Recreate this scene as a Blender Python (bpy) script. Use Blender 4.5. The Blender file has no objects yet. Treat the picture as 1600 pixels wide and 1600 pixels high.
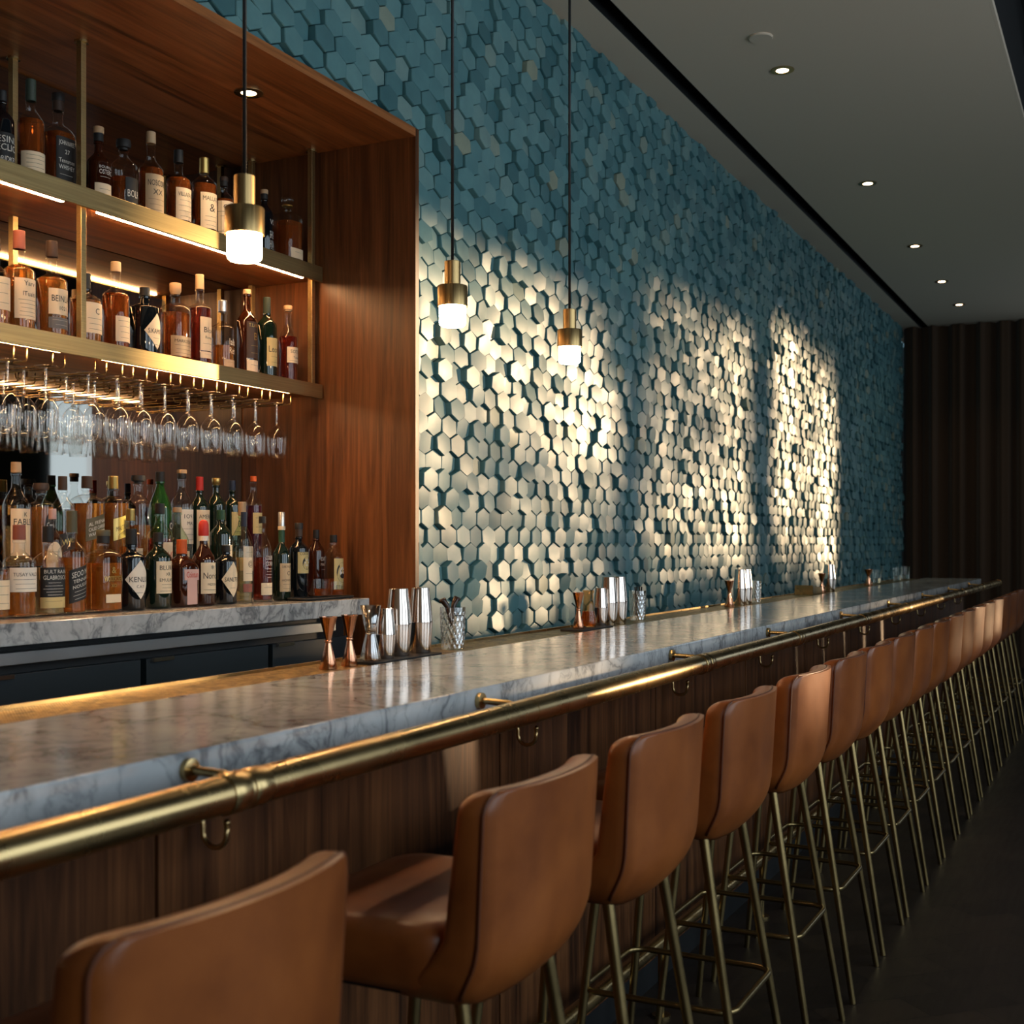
import bpy, math, random
from math import sin, cos, pi, radians as rad, sqrt
import numpy as np
random.seed(7)
S = bpy.context.scene
COL = S.collection

# ------------------------------------------------------------------ camera, world, sun, exposure
TH = math.atan(981 / 1950)
cd = bpy.data.cameras.new('camera'); cam = bpy.data.objects.new('camera', cd); COL.objects.link(cam)
cam.location = (0, 0, 1.40); cam.rotation_euler = (pi / 2, 0, TH - pi / 2)
cd.sensor_width = 36; cd.lens = 36 * 1950 / 1600; cd.shift_y = 50 / 1600
cd.clip_start = .05; cd.clip_end = 200
cd.dof.use_dof = True; cd.dof.focus_distance = 4.3; cd.dof.aperture_fstop = 5.6
S.camera = cam
S.view_settings.view_transform = 'Standard'; S.view_settings.look = 'None'
S.view_settings.gamma = 1; S.view_settings.exposure = 0.12; S.view_settings.use_curve_mapping = False
S.cycles.use_denoising = True
S.cycles.max_bounces = 10; S.cycles.diffuse_bounces = 4; S.cycles.glossy_bounces = 5
S.cycles.transmission_bounces = 8; S.cycles.transparent_max_bounces = 24
S.cycles.sample_clamp_indirect = 4.0; S.cycles.caustics_reflective = False; S.cycles.caustics_refractive = False
W = bpy.data.worlds.new('world'); S.world = W; W.use_nodes = True
W.node_tree.nodes['Background'].inputs[0].default_value = (.45, .8, 1, 1)
W.node_tree.nodes['Background'].inputs[1].default_value = .35

from mathutils import Vector
EL = rad(4.0)
SUN_DIR = Vector((-1.5, 1.0, -sqrt(1.5 ** 2 + 1) * math.tan(EL))).normalized()
sd = bpy.data.lights.new('sun', 'SUN'); sun = bpy.data.objects.new('sun', sd); COL.objects.link(sun)
sun.rotation_euler = SUN_DIR.to_track_quat('-Z', 'Y').to_euler(); sun.location = (20, -12, 5)
sd.energy = 6.6; sd.color = (1, .70, .40); sd.angle = rad(2.0)

# windows of the right hand wall: x0, x1, sill, head, daylight watts
WINDOWS = [(-1.9, .5, .9, 3.6, 46), (1.2, 3.5, .9, 3.6, 46), (4.1, 6.3, .9, 3.6, 46), (8.95, 9.62, 1.42, 3.05, 4),
           (12.15, 14.58, 1.25, 3.32, 18), (14.92, 17.15, 1.8, 3.6, 20), (17.7, 19.95, 1.8, 3.82, 20)]
for x0, x1, z0, z1, e in WINDOWS:
    ld = bpy.data.lights.new('window_daylight', 'AREA'); lo = bpy.data.objects.new('window_daylight', ld); COL.objects.link(lo)
    ld.shape = 'RECTANGLE'; ld.size = x1 - x0 - .04; ld.size_y = z1 - z0 - .04; ld.energy = e; ld.color = (.80, .91, 1)
    lo.location = ((x0 + x1) / 2, -3.03, (z0 + z1) / 2); lo.rotation_euler = (pi / 2, 0, 0)

# ------------------------------------------------------------------ helpers
class MB:
    """collects shapes, builds ONE mesh object"""
    def __init__(s): s.v = []; s.f = []
    def add(s, v, f):
        n = len(s.v); s.v += [tuple(p) for p in v]; s.f += [tuple(i + n for i in q) for q in f]; return s
    def box(s, x0, x1, y0, y1, z0, z1):
        return s.add([(x0, y0, z0), (x1, y0, z0), (x1, y1, z0), (x0, y1, z0), (x0, y0, z1), (x1, y0, z1), (x1, y1, z1), (x0, y1, z1)],
                     [(3, 2, 1, 0), (4, 5, 6, 7), (0, 1, 5, 4), (1, 2, 6, 5), (2, 3, 7, 6), (3, 0, 4, 7)])
    def rings(s, rings, cap0=True, cap1=True, closed=False):
        n = len(rings[0]); v = [p for r in rings for p in r]; f = []
        m = len(rings)
        for i in range(m if closed else m - 1):
            a, b = i * n, ((i + 1) % m) * n
            for j in range(n):
                k = (j + 1) % n; f.append((a + j, a + k, b + k, b + j))
        if not closed:
            if cap0: f.append(tuple(range(n))[::-1])
            if cap1: f.append(tuple((m - 1) * n + j for j in range(n)))
        return s.add(v, f)
    def lathe(s, prof, n=32, ex=2.0, x=0, y=0, cap0=True, cap1=True, rf=None):
        R = []
        for r, z in prof:
            ring = []
            for j in range(n):
                a = 2 * pi * j / n; q = r * sr(a, ex) * (rf(a, z) if rf else 1)
                ring.append((x + q * cos(a), y + q * sin(a), z))
            R.append(ring)
        return s.rings(R, cap0, cap1)
    def tube(s, pts, r, n=12, closed=False, caps=True):
        P = [Vector(p) for p in pts]; R = []; m = len(P); up = None
        for i, p in enumerate(P):
            if closed: d = P[(i + 1) % m] - P[i - 1]
            else: d = P[min(i + 1, m - 1)] - P[max(i - 1, 0)]
            d.normalize()
            if up is None:
                up = Vector((0, 0, 1)) if abs(d.z) < .9 else Vector((1, 0, 0))
            a = d.cross(up).normalized(); b = a.cross(d).normalized(); up = b
            rr = r[i] if isinstance(r, (list, tuple)) else r
            R.append([tuple(p + (a * cos(2 * pi * j / n) + b * sin(2 * pi * j / n)) * rr) for j in range(n)])
        return s.rings(R, caps, caps, closed)
    def mesh(s, name, mat=None, smooth=False):
        me = bpy.data.meshes.new(name); me.from_pydata(s.v, [], s.f)
        if mat: me.materials.append(mat)
        if smooth:
            me.polygons.foreach_set('use_smooth', [True] * len(me.polygons))
        me.update(); return me
    def build(s, name, mat, parent=None, smooth=False, sharp=None, bevel=0, loc=None):
        me = s.mesh(name, mat, smooth)
        if sharp is not None: me.set_sharp_from_angle(angle=rad(sharp))
        o = bpy.data.objects.new(name, me); COL.objects.link(o)
        if parent: o.parent = parent
        if loc: o.location = loc
        if bevel:
            b = o.modifiers.new('bevel', 'BEVEL'); b.width = bevel; b.segments = 2; b.limit_method = 'ANGLE'
        return o
def sr(a, ex):
    if ex == 2: return 1
    return 1 / (abs(cos(a)) ** ex + abs(sin(a)) ** ex) ** (1 / ex)
def rrect(hx, hy, r, n=5, cx=0, cy=0):
    r = min(r, hx * .999, hy * .999); out = []
    for qx, qy, a0 in ((1, 1, 0), (-1, 1, pi / 2), (-1, -1, pi), (1, -1, 3 * pi / 2)):
        for i in range(n + 1):
            a = a0 + pi / 2 * i / n
            out.append((cx + qx * (hx - r) + r * cos(a), cy + qy * (hy - r) + r * sin(a)))
    return out
def empty(name, label, cat, loc=(0, 0, 0), rz=0, group=None):
    o = bpy.data.objects.new(name, None); COL.objects.link(o); o.location = loc; o.rotation_euler = (0, 0, rz)
    o.empty_display_size = .05
    return tag(o, label, cat, group)
def tag(o, label, cat, group=None, kind=None):
    o['label'] = label; o['category'] = cat
    if group: o['group'] = group
    if kind: o['kind'] = kind
    return o
def struct(o): o['kind'] = 'structure'; return o
def dup(root, loc, label, rz=None):
    r = root.copy(); COL.objects.link(r); r.location = loc; r['label'] = label
    if rz is not None: r.rotation_euler = (0, 0, rz)
    for ch in list(root.children):
        c = ch.copy(); COL.objects.link(c); c.parent = r
        for g in list(ch.children):
            d = g.copy(); COL.objects.link(d); d.parent = c
    return r
NTH = 'first second third fourth fifth sixth seventh eighth ninth tenth eleventh twelfth thirteenth fourteenth fifteenth sixteenth seventeenth eighteenth'.split()

# ------------------------------------------------------------------ materials
def mat(name, color=(.5, .5, .5), rough=.5, metal=0, **k):
    m = bpy.data.materials.new(name); m.use_nodes = True
    b = m.node_tree.nodes['Principled BSDF']
    b.inputs['Base Color'].default_value = (*color, 1); b.inputs['Roughness'].default_value = rough; b.inputs['Metallic'].default_value = metal
    for q, v in k.items(): b.inputs[q.replace('_', ' ')].default_value = v
    return m
class NT:
    def __init__(s, m): s.t = m.node_tree; s.b = s.t.nodes.get('Principled BSDF'); s.out = s.t.nodes['Material Output']
    def n(s, typ, **k):
        o = s.t.nodes.new(typ)
        for q, v in k.items():
            if q.startswith('i_'): o.inputs[q[2:].replace('_', ' ')].default_value = v
            else: setattr(o, q, v)
        return o
    def l(s, a, b): s.t.links.new(a, b)
    def ramp(s, fac, stops):
        r = s.n('ShaderNodeValToRGB'); e = r.color_ramp.elements
        while len(e) < len(stops): e.new(.5)
        for q, (p, c) in zip(e, stops): q.position = p; q.color = (*c, 1)
        s.l(fac, r.inputs[0]); return r.outputs[0]
    def coord(s, scale=(1, 1, 1), rot=(0, 0, 0), out='Object', vary=0):
        tc = s.n('ShaderNodeTexCoord'); mp = s.n('ShaderNodeMapping')
        mp.inputs['Scale'].default_value = scale; mp.inputs['Rotation'].default_value = rot
        s.l(tc.outputs[out], mp.inputs[0])
        if vary:
            oi = s.n('ShaderNodeObjectInfo'); vm = s.n('ShaderNodeVectorMath', operation='SCALE'); cb = s.n('ShaderNodeCombineXYZ')
            for i in range(3): s.l(oi.outputs['Random'], cb.inputs[i])
            s.l(cb.outputs[0], vm.inputs[0]); vm.inputs['Scale'].default_value = vary; s.l(vm.outputs[0], mp.inputs['Location'])
        return mp.outputs[0]
    def noise(s, vec, scale=5, detail=4, rough=.5, dist=0):
        o = s.n('ShaderNodeTexNoise'); o.inputs['Scale'].default_value = scale; o.inputs['Detail'].default_value = detail
        o.inputs['Roughness'].default_value = rough; o.inputs['Distortion'].default_value = dist; s.l(vec, o.inputs['Vector']); return o.outputs['Fac']
    def bump(s, h, strength=.2, dist=.01):
        b = s.n('ShaderNodeBump'); b.inputs['Strength'].default_value = strength; b.inputs['Distance'].default_value = dist
        s.l(h, b.inputs['Height']); s.l(b.outputs[0], s.b.inputs['Normal'])
    def rough(s, fac, a, b):
        m = s.n('ShaderNodeMapRange'); m.inputs['To Min'].default_value = a; m.inputs['To Max'].default_value = b
        s.l(fac, m.inputs[0]); s.l(m.outputs[0], s.b.inputs['Roughness'])
def wood(name, axis, c0, c1, c2, rough=.38, vary=7):
    m = mat(name, c1, rough); t = NT(m)
    sc = [16, 16, 16]; sc['xyz'.index(axis)] = 1.1
    v = t.coord(tuple(sc), vary=vary)
    n1 = t.noise(v, 1.0, 6, .6, 1.2)
    sc2 = [90, 90, 90]; sc2['xyz'.index(axis)] = 2.5
    n2 = t.noise(t.coord(tuple(sc2), vary=vary), 1.0, 3, .6)
    mx = t.n('ShaderNodeMath', operation='MULTIPLY_ADD'); t.l(n2, mx.inputs[0]); mx.inputs[1].default_value = .45
    md = t.n('ShaderNodeMath', operation='SUBTRACT'); t.l(n1, md.inputs[0]); md.inputs[1].default_value = .22; t.l(md.outputs[0], mx.inputs[2])
    t.l(t.ramp(mx.outputs[0], [(.30, c0), (.5, c1), (.72, c2)]), t.b.inputs['Base Color'])
    t.rough(n2, rough - .06, rough + .1); t.bump(n2, .08, .002)
    return m
def brass(name, c=(.52, .37, .15), rough=.26, brushed=None):
    m = mat(name, c, rough, 1); t = NT(m)
    sc = (3, 3, 3) if not brushed else tuple(200 if a != brushed else 3 for a in 'xyz')
    n = t.noise(t.coord(sc), 2 if not brushed else 1, 5, .6)
    t.l(t.ramp(n, [(.3, tuple(x * .72 for x in c)), (.7, c)]), t.b.inputs['Base Color']); t.rough(n, rough - .07, rough + .14)
    return m
def emit(name, color, st):
    m = bpy.data.materials.new(name); m.use_nodes = True; t = m.node_tree; t.nodes.clear()
    e = t.nodes.new('ShaderNodeEmission'); o = t.nodes.new('ShaderNodeOutputMaterial')
    e.inputs[0].default_value = (*color, 1); e.inputs[1].default_value = st; t.links.new(e.outputs[0], o.inputs[0]); return m
def thin_glass(name, tint=(.95, .96, .95), refl=.6, base=.035, rough=.03):
    m = bpy.data.materials.new(name); m.use_nodes = True; t = m.node_tree; t.nodes.clear()
    o = t.nodes.new('ShaderNodeOutputMaterial'); mx = t.nodes.new('ShaderNodeMixShader')
    tr = t.nodes.new('ShaderNodeBsdfTransparent'); gl = t.nodes.new('ShaderNodeBsdfGlossy')
    tr.inputs[0].default_value = (*tint, 1); gl.inputs['Roughness'].default_value = rough; gl.inputs[0].default_value = (1, 1, 1, 1)
    lw = t.nodes.new('ShaderNodeLayerWeight'); lw.inputs[0].default_value = .5
    pw = t.nodes.new('ShaderNodeMath'); pw.operation = 'POWER'; pw.inputs[1].default_value = 3.2
    ma = t.nodes.new('ShaderNodeMath'); ma.operation = 'MULTIPLY_ADD'; ma.inputs[1].default_value = refl; ma.inputs[2].default_value = base
    t.links.new(lw.outputs['Facing'], pw.inputs[0]); t.links.new(pw.outputs[0], ma.inputs[0]); t.links.new(ma.outputs[0], mx.inputs[0])
    t.links.new(tr.outputs[0], mx.inputs[1]); t.links.new(gl.outputs[0], mx.inputs[2]); t.links.new(mx.outputs[0], o.inputs[0]); return m
def liquid(name, c, tr=.72):
    return mat(name, c, .06, 0, Transmission_Weight=tr, IOR=1.25)

M = {}
M['wood_z'] = wood('walnut_upright', 'z', (.046, .015, .004), (.110, .037, .010), (.19, .068, .020))
M['wood_x'] = wood('walnut_lengthwise', 'x', (.14, .046, .012), (.30, .105, .028), (.44, .165, .048))  # walnut lightened in colour to stand in for warm light on niche ceiling
M['wood_bar'] = wood('walnut_bar_front', 'z', (.030, .010, .003), (.100, .036, .012), (.19, .072, .024), .46)
M['brass'] = brass('aged_brass', (.60, .43, .20), .24)
M['brass_satin'] = brass('satin_brass', (.60, .44, .20), .36, 'x')
M['brass_leg'] = brass('antique_brass', (.36, .26, .115), .30)
M['brass_lamp'] = brass('lamp_brass', (.60, .40, .17), .30, 'z')
M['copper'] = mat('copper', (.80, .40, .24), .13, 1)
M['steel'] = mat('stainless_steel', (.74, .64, .57), .13, 1)
M['steel_sat'] = mat('satin_steel', (.50, .50, .50), .34, 1)
M['black'] = mat('black_paint', (.008, .009, .010), .5)
M['navy'] = mat('dark_navy_panel', (.012, .022, .030), .42)
M['rubber'] = mat('black_rubber', (.012, .012, .012), .7)
M['cord'] = mat('black_cord', (.006, .006, .007), .5)
M['mirror'] = mat('smoked_mirror', (.36, .34, .31), .025, 1)
M['glow_strip'] = emit('strip_light', (1, .55, .24), 85)
M['glow_lamp'] = emit('opal_lamp_glass', (1, .66, .36), 95)
M['glow_down'] = emit('downlight_lens', (1, .72, .45), 14)
M['paint_dark'] = mat('charcoal_wall', (.035, .033, .031), .7)
M['frame'] = mat('dark_bronze_frame', (.03, .025, .022), .4)
M['soffit'] = mat('dark_upper_ceiling', (.006, .006, .007), .9)

M['wood_bar'].node_tree.nodes['Principled BSDF'].inputs['Specular IOR Level'].default_value = .22
m = mat('plaster_ceiling', (.70, .58, .45), .85); t = NT(m)
t.bump(t.noise(t.coord((40, 40, 40)), 1, 4), .06, .003); M['plaster'] = m

m = mat('grey_marble', (.6, .6, .6), .15); t = NT(m)
v = t.coord((1, 1, 1)); warp = t.n('ShaderNodeTexNoise'); warp.inputs['Scale'].default_value = 2.4; warp.inputs['Detail'].default_value = 5; t.l(v, warp.inputs['Vector'])
va = t.n('ShaderNodeMixRGB', blend_type='ADD'); va.inputs[0].default_value = .55; t.l(v, va.inputs[1]); t.l(warp.outputs['Color'], va.inputs[2])
def vein(scale, w):
    n = t.noise(va.outputs[0], scale, 5, .55); a = t.n('ShaderNodeMath', operation='SUBTRACT'); t.l(n, a.inputs[0]); a.inputs[1].default_value = .5
    b = t.n('ShaderNodeMath', operation='ABSOLUTE'); t.l(a.outputs[0], b.inputs[0])
    return t.ramp(b.outputs[0], [(0, (.30, .31, .33)), (w, (.80, .80, .80)), (w * 3.2, (1, 1, 1))])
cl = t.ramp(t.noise(v, 3.2, 6, .62, .6), [(.3, (.43, .45, .46)), (.6, (.64, .64, .63)), (.8, (.70, .69, .67))])
m1 = t.n('ShaderNodeMixRGB', blend_type='MULTIPLY'); m1.inputs[0].default_value = .85; t.l(cl, m1.inputs[1]); t.l(vein(3.0, .02), m1.inputs[2])
m2 = t.n('ShaderNodeMixRGB', blend_type='MULTIPLY'); m2.inputs[0].default_value = .5; t.l(m1.outputs[0], m2.inputs[1]); t.l(vein(9, .018), m2.inputs[2])
t.l(m2.outputs[0], t.b.inputs['Base Color']); t.rough(t.noise(v, 25, 4), .09, .17); M['marble'] = m

m = mat('cognac_leather', (.30, .105, .035), .42); t = NT(m)
v = t.coord((1, 1, 1), vary=9); n = t.noise(v, 6, 5, .6)
oi = t.n('ShaderNodeObjectInfo'); hs = t.n('ShaderNodeHueSaturation'); mr = t.n('ShaderNodeMapRange')
mr.inputs['To Min'].default_value = .85; mr.inputs['To Max'].default_value = 1.12; t.l(oi.outputs['Random'], mr.inputs[0]); t.l(mr.outputs[0], hs.inputs['Value'])
t.l(t.ramp(n, [(.3, (.19, .048, .010)), (.55, (.30, .082, .016)), (.8, (.38, .112, .023))]), hs.inputs['Color']); t.l(hs.outputs[0], t.b.inputs['Base Color'])
t.rough(n, .27, .42); t.bump(t.noise(v, 260, 3, .6), .10, .002); M['leather'] = m
M['piping'] = mat('dark_leather_piping', (.13, .036, .012), .4)

m = mat('dark_oak_herringbone', (.02, .014, .01), .4); t = NT(m)
v = t.coord((1, 1, 1), (0, 0, pi / 4)); br = t.n('ShaderNodeTexBrick'); t.l(v, br.inputs['Vector'])
br.inputs['Scale'].default_value = 1.6; br.inputs['Mortar Size'].default_value = .004; br.offset = .5
br.inputs['Color1'].default_value = (.030, .020, .013, 1); br.inputs['Color2'].default_value = (.014, .010, .008, 1); br.inputs['Mortar'].default_value = (.003, .003, .003, 1)
gr = t.noise(t.coord((4, 40, 4), (0, 0, pi / 4)), 1, 5, .6); mm = t.n('ShaderNodeMixRGB', blend_type='MULTIPLY'); mm.inputs[0].default_value = .7
t.l(br.outputs['Color'], mm.inputs[1]); t.l(t.ramp(gr, [(.3, (.45, .45, .45)), (.7, (1.3, 1.2, 1.1))]), mm.inputs[2]); t.l(mm.outputs[0], t.b.inputs['Base Color'])
t.rough(gr, .34, .6); M['floor'] = m

m = mat('glazed_teal_tile', (.15, .26, .3), .30); t = NT(m)
at_ = t.n('ShaderNodeAttribute', attribute_name='tile_tone')
col = t.ramp(at_.outputs['Fac'], [(0, (.050, .150, .172)), (.35, (.085, .220, .245)), (.65, (.125, .275, .292)), (.85, (.185, .300, .290)), (1, (.26, .305, .235))])
hn = t.noise(t.coord((1, 1, 1)), 14, 4, .6); mm = t.n('ShaderNodeMixRGB', blend_type='MULTIPLY'); mm.inputs[0].default_value = .5
t.l(col, mm.inputs[1]); t.l(t.ramp(hn, [(.3, (.7, .75, .8)), (.7, (1.15, 1.12, 1.1))]), mm.inputs[2]); t.l(mm.outputs[0], t.b.inputs['Base Color'])
t.rough(hn, .32, .48); M['tile'] = m
M['grout'] = mat('deep_blue_backing', (.012, .035, .05), .7)

m = mat('brown_velvet', (.07, .036, .016), .9); t = NT(m); t.b.inputs['Sheen Weight'].default_value = .25
M['velvet'] = m
m = mat('brass_mesh', (.50, .36, .13), .38, 1); t = NT(m)
ck = t.n('ShaderNodeTexWave'); ck.inputs['Scale'].default_value = 60; ck.inputs['Distortion'].default_value = 0; t.l(t.coord((1, 1, 1), (0, 0, rad(38))), ck.inputs['Vector'])
ns = t.noise(t.coord((1, 1, 1)), 22, 5, .7, 1.5); t.l(t.ramp(ns, [(.42, (.10, .065, .02)), (.60, (.46, .33, .13))]), t.b.inputs['Base Color'])
t.bump(ck.outputs['Fac'], .35, .002); M['mesh'] = m

GL = {'stem': thin_glass('stem_glass', (.93, .92, .88), .7, .16, .08), 'clear': thin_glass('clear_glass'), 'wine': thin_glass('stemware_glass', (.985, .985, .98), .7, .03, .05), 'amberg': thin_glass('amber_tinted_glass', (.85, .62, .38)),
      'dark': mat('black_glass', (.004, .006, .008), .05, 0, Specular_IOR_Level=.7), 'dgreen': mat('dark_green_glass', (.006, .016, .010), .05, 0, Specular_IOR_Level=.7),
      'bgreen': mat('bright_green_glass', (.03, .14, .03), .06, 0, Transmission_Weight=.5), 'brown': mat('dark_amber_glass', (.035, .008, .003), .05, 0, Specular_IOR_Level=.7),
      'gclear': thin_glass('greenish_glass', (.80, .90, .78))}
LQ = {'amber': liquid('amber_whisky', (.90, .31, .055), .74), 'deep': liquid('deep_amber_whisky', (.62, .145, .026), .76), 'pale': liquid('pale_gold_spirit', (.95, .70, .32), .75),
      'red': liquid('red_liqueur', (.45, .05, .025), .8), 'purple': liquid('plum_liqueur', (.22, .03, .06)), 'water': liquid('clear_spirit', (.85, .88, .82), .85),
      'orange': liquid('orange_whisky', (.98, .29, .04), .72)}
PC = {'cream': (.86, .68, .45), 'white': (.88, .78, .64), 'tan': (.55, .40, .23), 'black': (.012, .012, .012), 'gold': (.55, .38, .12), 'red': (.55, .03, .02), 'orange': (.70, .12, .02),
      'brown': (.12, .05, .025), 'olive': (.10, .09, .05), 'yellow': (.62, .48, .20), 'pink': (.68, .42, .36), 'navy': (.01, .02, .05), 'green': (.02, .08, .04), 'grey': (.16, .16, .15),
      'cork': (.50, .33, .18), 'silver': (.6, .6, .58), 'redbrown': (.30, .09, .06), 'dkbrown': (.05, .028, .018), 'ink': (.03, .025, .02), 'wink': (.72, .68, .6), 'dkgreen': (.03, .05, .035)}
PAPER = {}
def paper(k):
    if k not in PAPER:
        PAPER[k] = mat(k + '_finish', PC[k], .32 if k in ('gold', 'silver') else .6, .85 if k in ('gold', 'silver') else 0)
    return PAPER[k]

# ------------------------------------------------------------------ unseen trees added outside the windows to dapple the sun
def tree(i, x, y, h, lab):
    e = empty('dapple_tree', lab, 'tree', (x, y, -.1), 0, 'trees added outside the windows to dapple the sun'); rnd = random.Random(50 + i)
    MB().tube([(0, 0, 0), (.03, .02, 1.2), (-.02, .05, 2.4), (.05, 0, h)], [.11, .09, .07, .02], 12).build('trunk', M['frame'], e, smooth=True)
    c = MB()
    for k in range(9):
        a = rnd.uniform(0, 6.28); z = rnd.uniform(1.4, h - .6); L = rnd.uniform(.8, 1.5)
        c.tube([(0, 0, z), (cos(a) * L * .5, sin(a) * L * .5, z + .25), (cos(a) * L, sin(a) * L, z + .35)], [.035, .02, .008], 8)
    c.build('branches', M['frame'], e, smooth=True)
    c = MB()
    for k in range(22):
        a = rnd.uniform(0, 6.28); r_ = sqrt(rnd.random()) * 1.75; cz = rnd.uniform(1.5, h + .3); cx, cy = r_ * cos(a), r_ * sin(a)
        for q in range(90):
            p = Vector((cx + rnd.gauss(0, .15), cy + rnd.gauss(0, .15), cz + rnd.gauss(0, .10)))
            u = Vector((rnd.gauss(0, 1), rnd.gauss(0, 1), rnd.gauss(0, 1))).normalized(); w = u.orthogonal().normalized(); l_ = rnd.uniform(.05, .09)
            c.add([p - u * l_, p + w * l_ * .5, p + u * l_, p - w * l_ * .5], [(0, 1, 2, 3)])
    for k in range(7):  # extra low leaf clumps that break up the sun on the lower wall
        cx, cy, cz = rnd.uniform(-1.9, 1.9), rnd.uniform(-.5, .5), rnd.uniform(2.25, 2.85)
        for q in range(80):
            p = Vector((cx + rnd.gauss(0, .16), cy + rnd.gauss(0, .15), cz + rnd.gauss(0, .09)))
            u = Vector((rnd.gauss(0, 1), rnd.gauss(0, 1), rnd.gauss(0, 1))).normalized(); w = u.orthogonal().normalized(); l_ = rnd.uniform(.05, .09)
            c.add([p - u * l_, p + w * l_ * .5, p + u * l_, p - w * l_ * .5], [(0, 1, 2, 3)])
    o = c.build('foliage', M['leaf'], e); o['kind'] = 'stuff'
M['leaf'] = mat('tree_leaf', (.04, .09, .02), .6)
for i, (x, y, h) in enumerate(((18.6, -7.0, 4.6), (22.3, -7.6, 4.9), (28.1, -9.4, 5.3))):
    tree(i, x, y, h, 'leafy tree added outside the window wall to dapple the sun, ' + ('nearest', 'middle', 'farthest')[i] + ' of three')

# ------------------------------------------------------------------ room shell
XW0, XW1 = -3.0, 21.0
FL = MB().box(XW0, XW1, -3.2, 3.5, -.1, 0).build('floor', M['floor']); struct(FL)
CEIL = 3.93
c = MB(); c.box(XW0, XW1, .63, 2.20, CEIL, CEIL + .12); c.box(XW0, XW1, 2.295, 2.66, CEIL, CEIL + .12)
struct(c.build('ceiling', M['plaster']))
c = MB(); c.box(XW0, XW1, 2.19, 2.305, CEIL + .121, CEIL + .14); c.box(XW0, XW1, 2.2003, 2.204, CEIL + .001, CEIL + .121); c.box(XW0, XW1, 2.291, 2.2947, CEIL + .001, CEIL + .121); struct(c.build('trim_1', M['black']))
c = MB(); c.box(XW0, XW1, .615, .6295, CEIL, CEIL + .035); struct(c.build('trim_2', M['plaster']))
c = MB(); c.box(XW0, XW1, -3.2, .62, 4.55, 4.65); c.box(XW0, XW1, .64, 2.7, 4.1, 4.2); c.box(XW0, XW1, .616, .629, CEIL + .036, 4.6)
for x in (2, 5, 8, 11, 14, 17): c.box(x, x + .2, -3.1, .6, 4.3, 4.55)
struct(c.build('ceiling_upper', M['soffit']))
c = MB(); c.box(XW0 - .1, XW0, -3.2, 3.5, 0, 4.6); struct(c.build('wall_near', M['paint_dark']))
c = MB(); c.box(XW1, XW1 + .1, -3.2, 3.5, 0, 4.6); struct(c.build('wall_far', M['paint_dark']))
c = MB(); c.box(XW0, XW1, 3.42, 3.5, 0, 4.1); struct(c.build('wall_back', M['paint_dark']))
# window wall
c = MB(); px = XW0
for x0, x1, z0, z1, e in WINDOWS:
    c.box(px, x0, -3.2, -3.0, 0, 4.6); c.box(x0, x1, -3.2, -3.0, 0, z0); c.box(x0, x1, -3.2, -3.0, z1, 4.6); px = x1
c.box(px, XW1, -3.2, -3.0, 0, 4.6)
struct(c.build('wall_window', M['paint_dark']))
for i, (x0, x1, z0, z1, e) in enumerate(WINDOWS):
    c = MB(); b = .035
    for q in ((x0, x0 + b, z0, z1), (x1 - b, x1, z0, z1), (x0 + b, x1 - b, z0, z0 + b), (x0 + b, x1 - b, z1 - b, z1)): c.box(q[0], q[1], -3.15, -3.08, q[2], q[3])
    k = 3 if x1 - x0 > 1 else 1
    for j in range(1, k): xm = x0 + (x1 - x0) * j / k; c.box(xm - .02, xm + .02, -3.14, -3.09, z0, z1)
    zm = z0 + (z1 - z0) * .62; c.box(x0, x1, -3.14, -3.09, zm - .02, zm + .02)
    struct(c.build('window_%d' % (i + 1), M['frame']))

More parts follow.
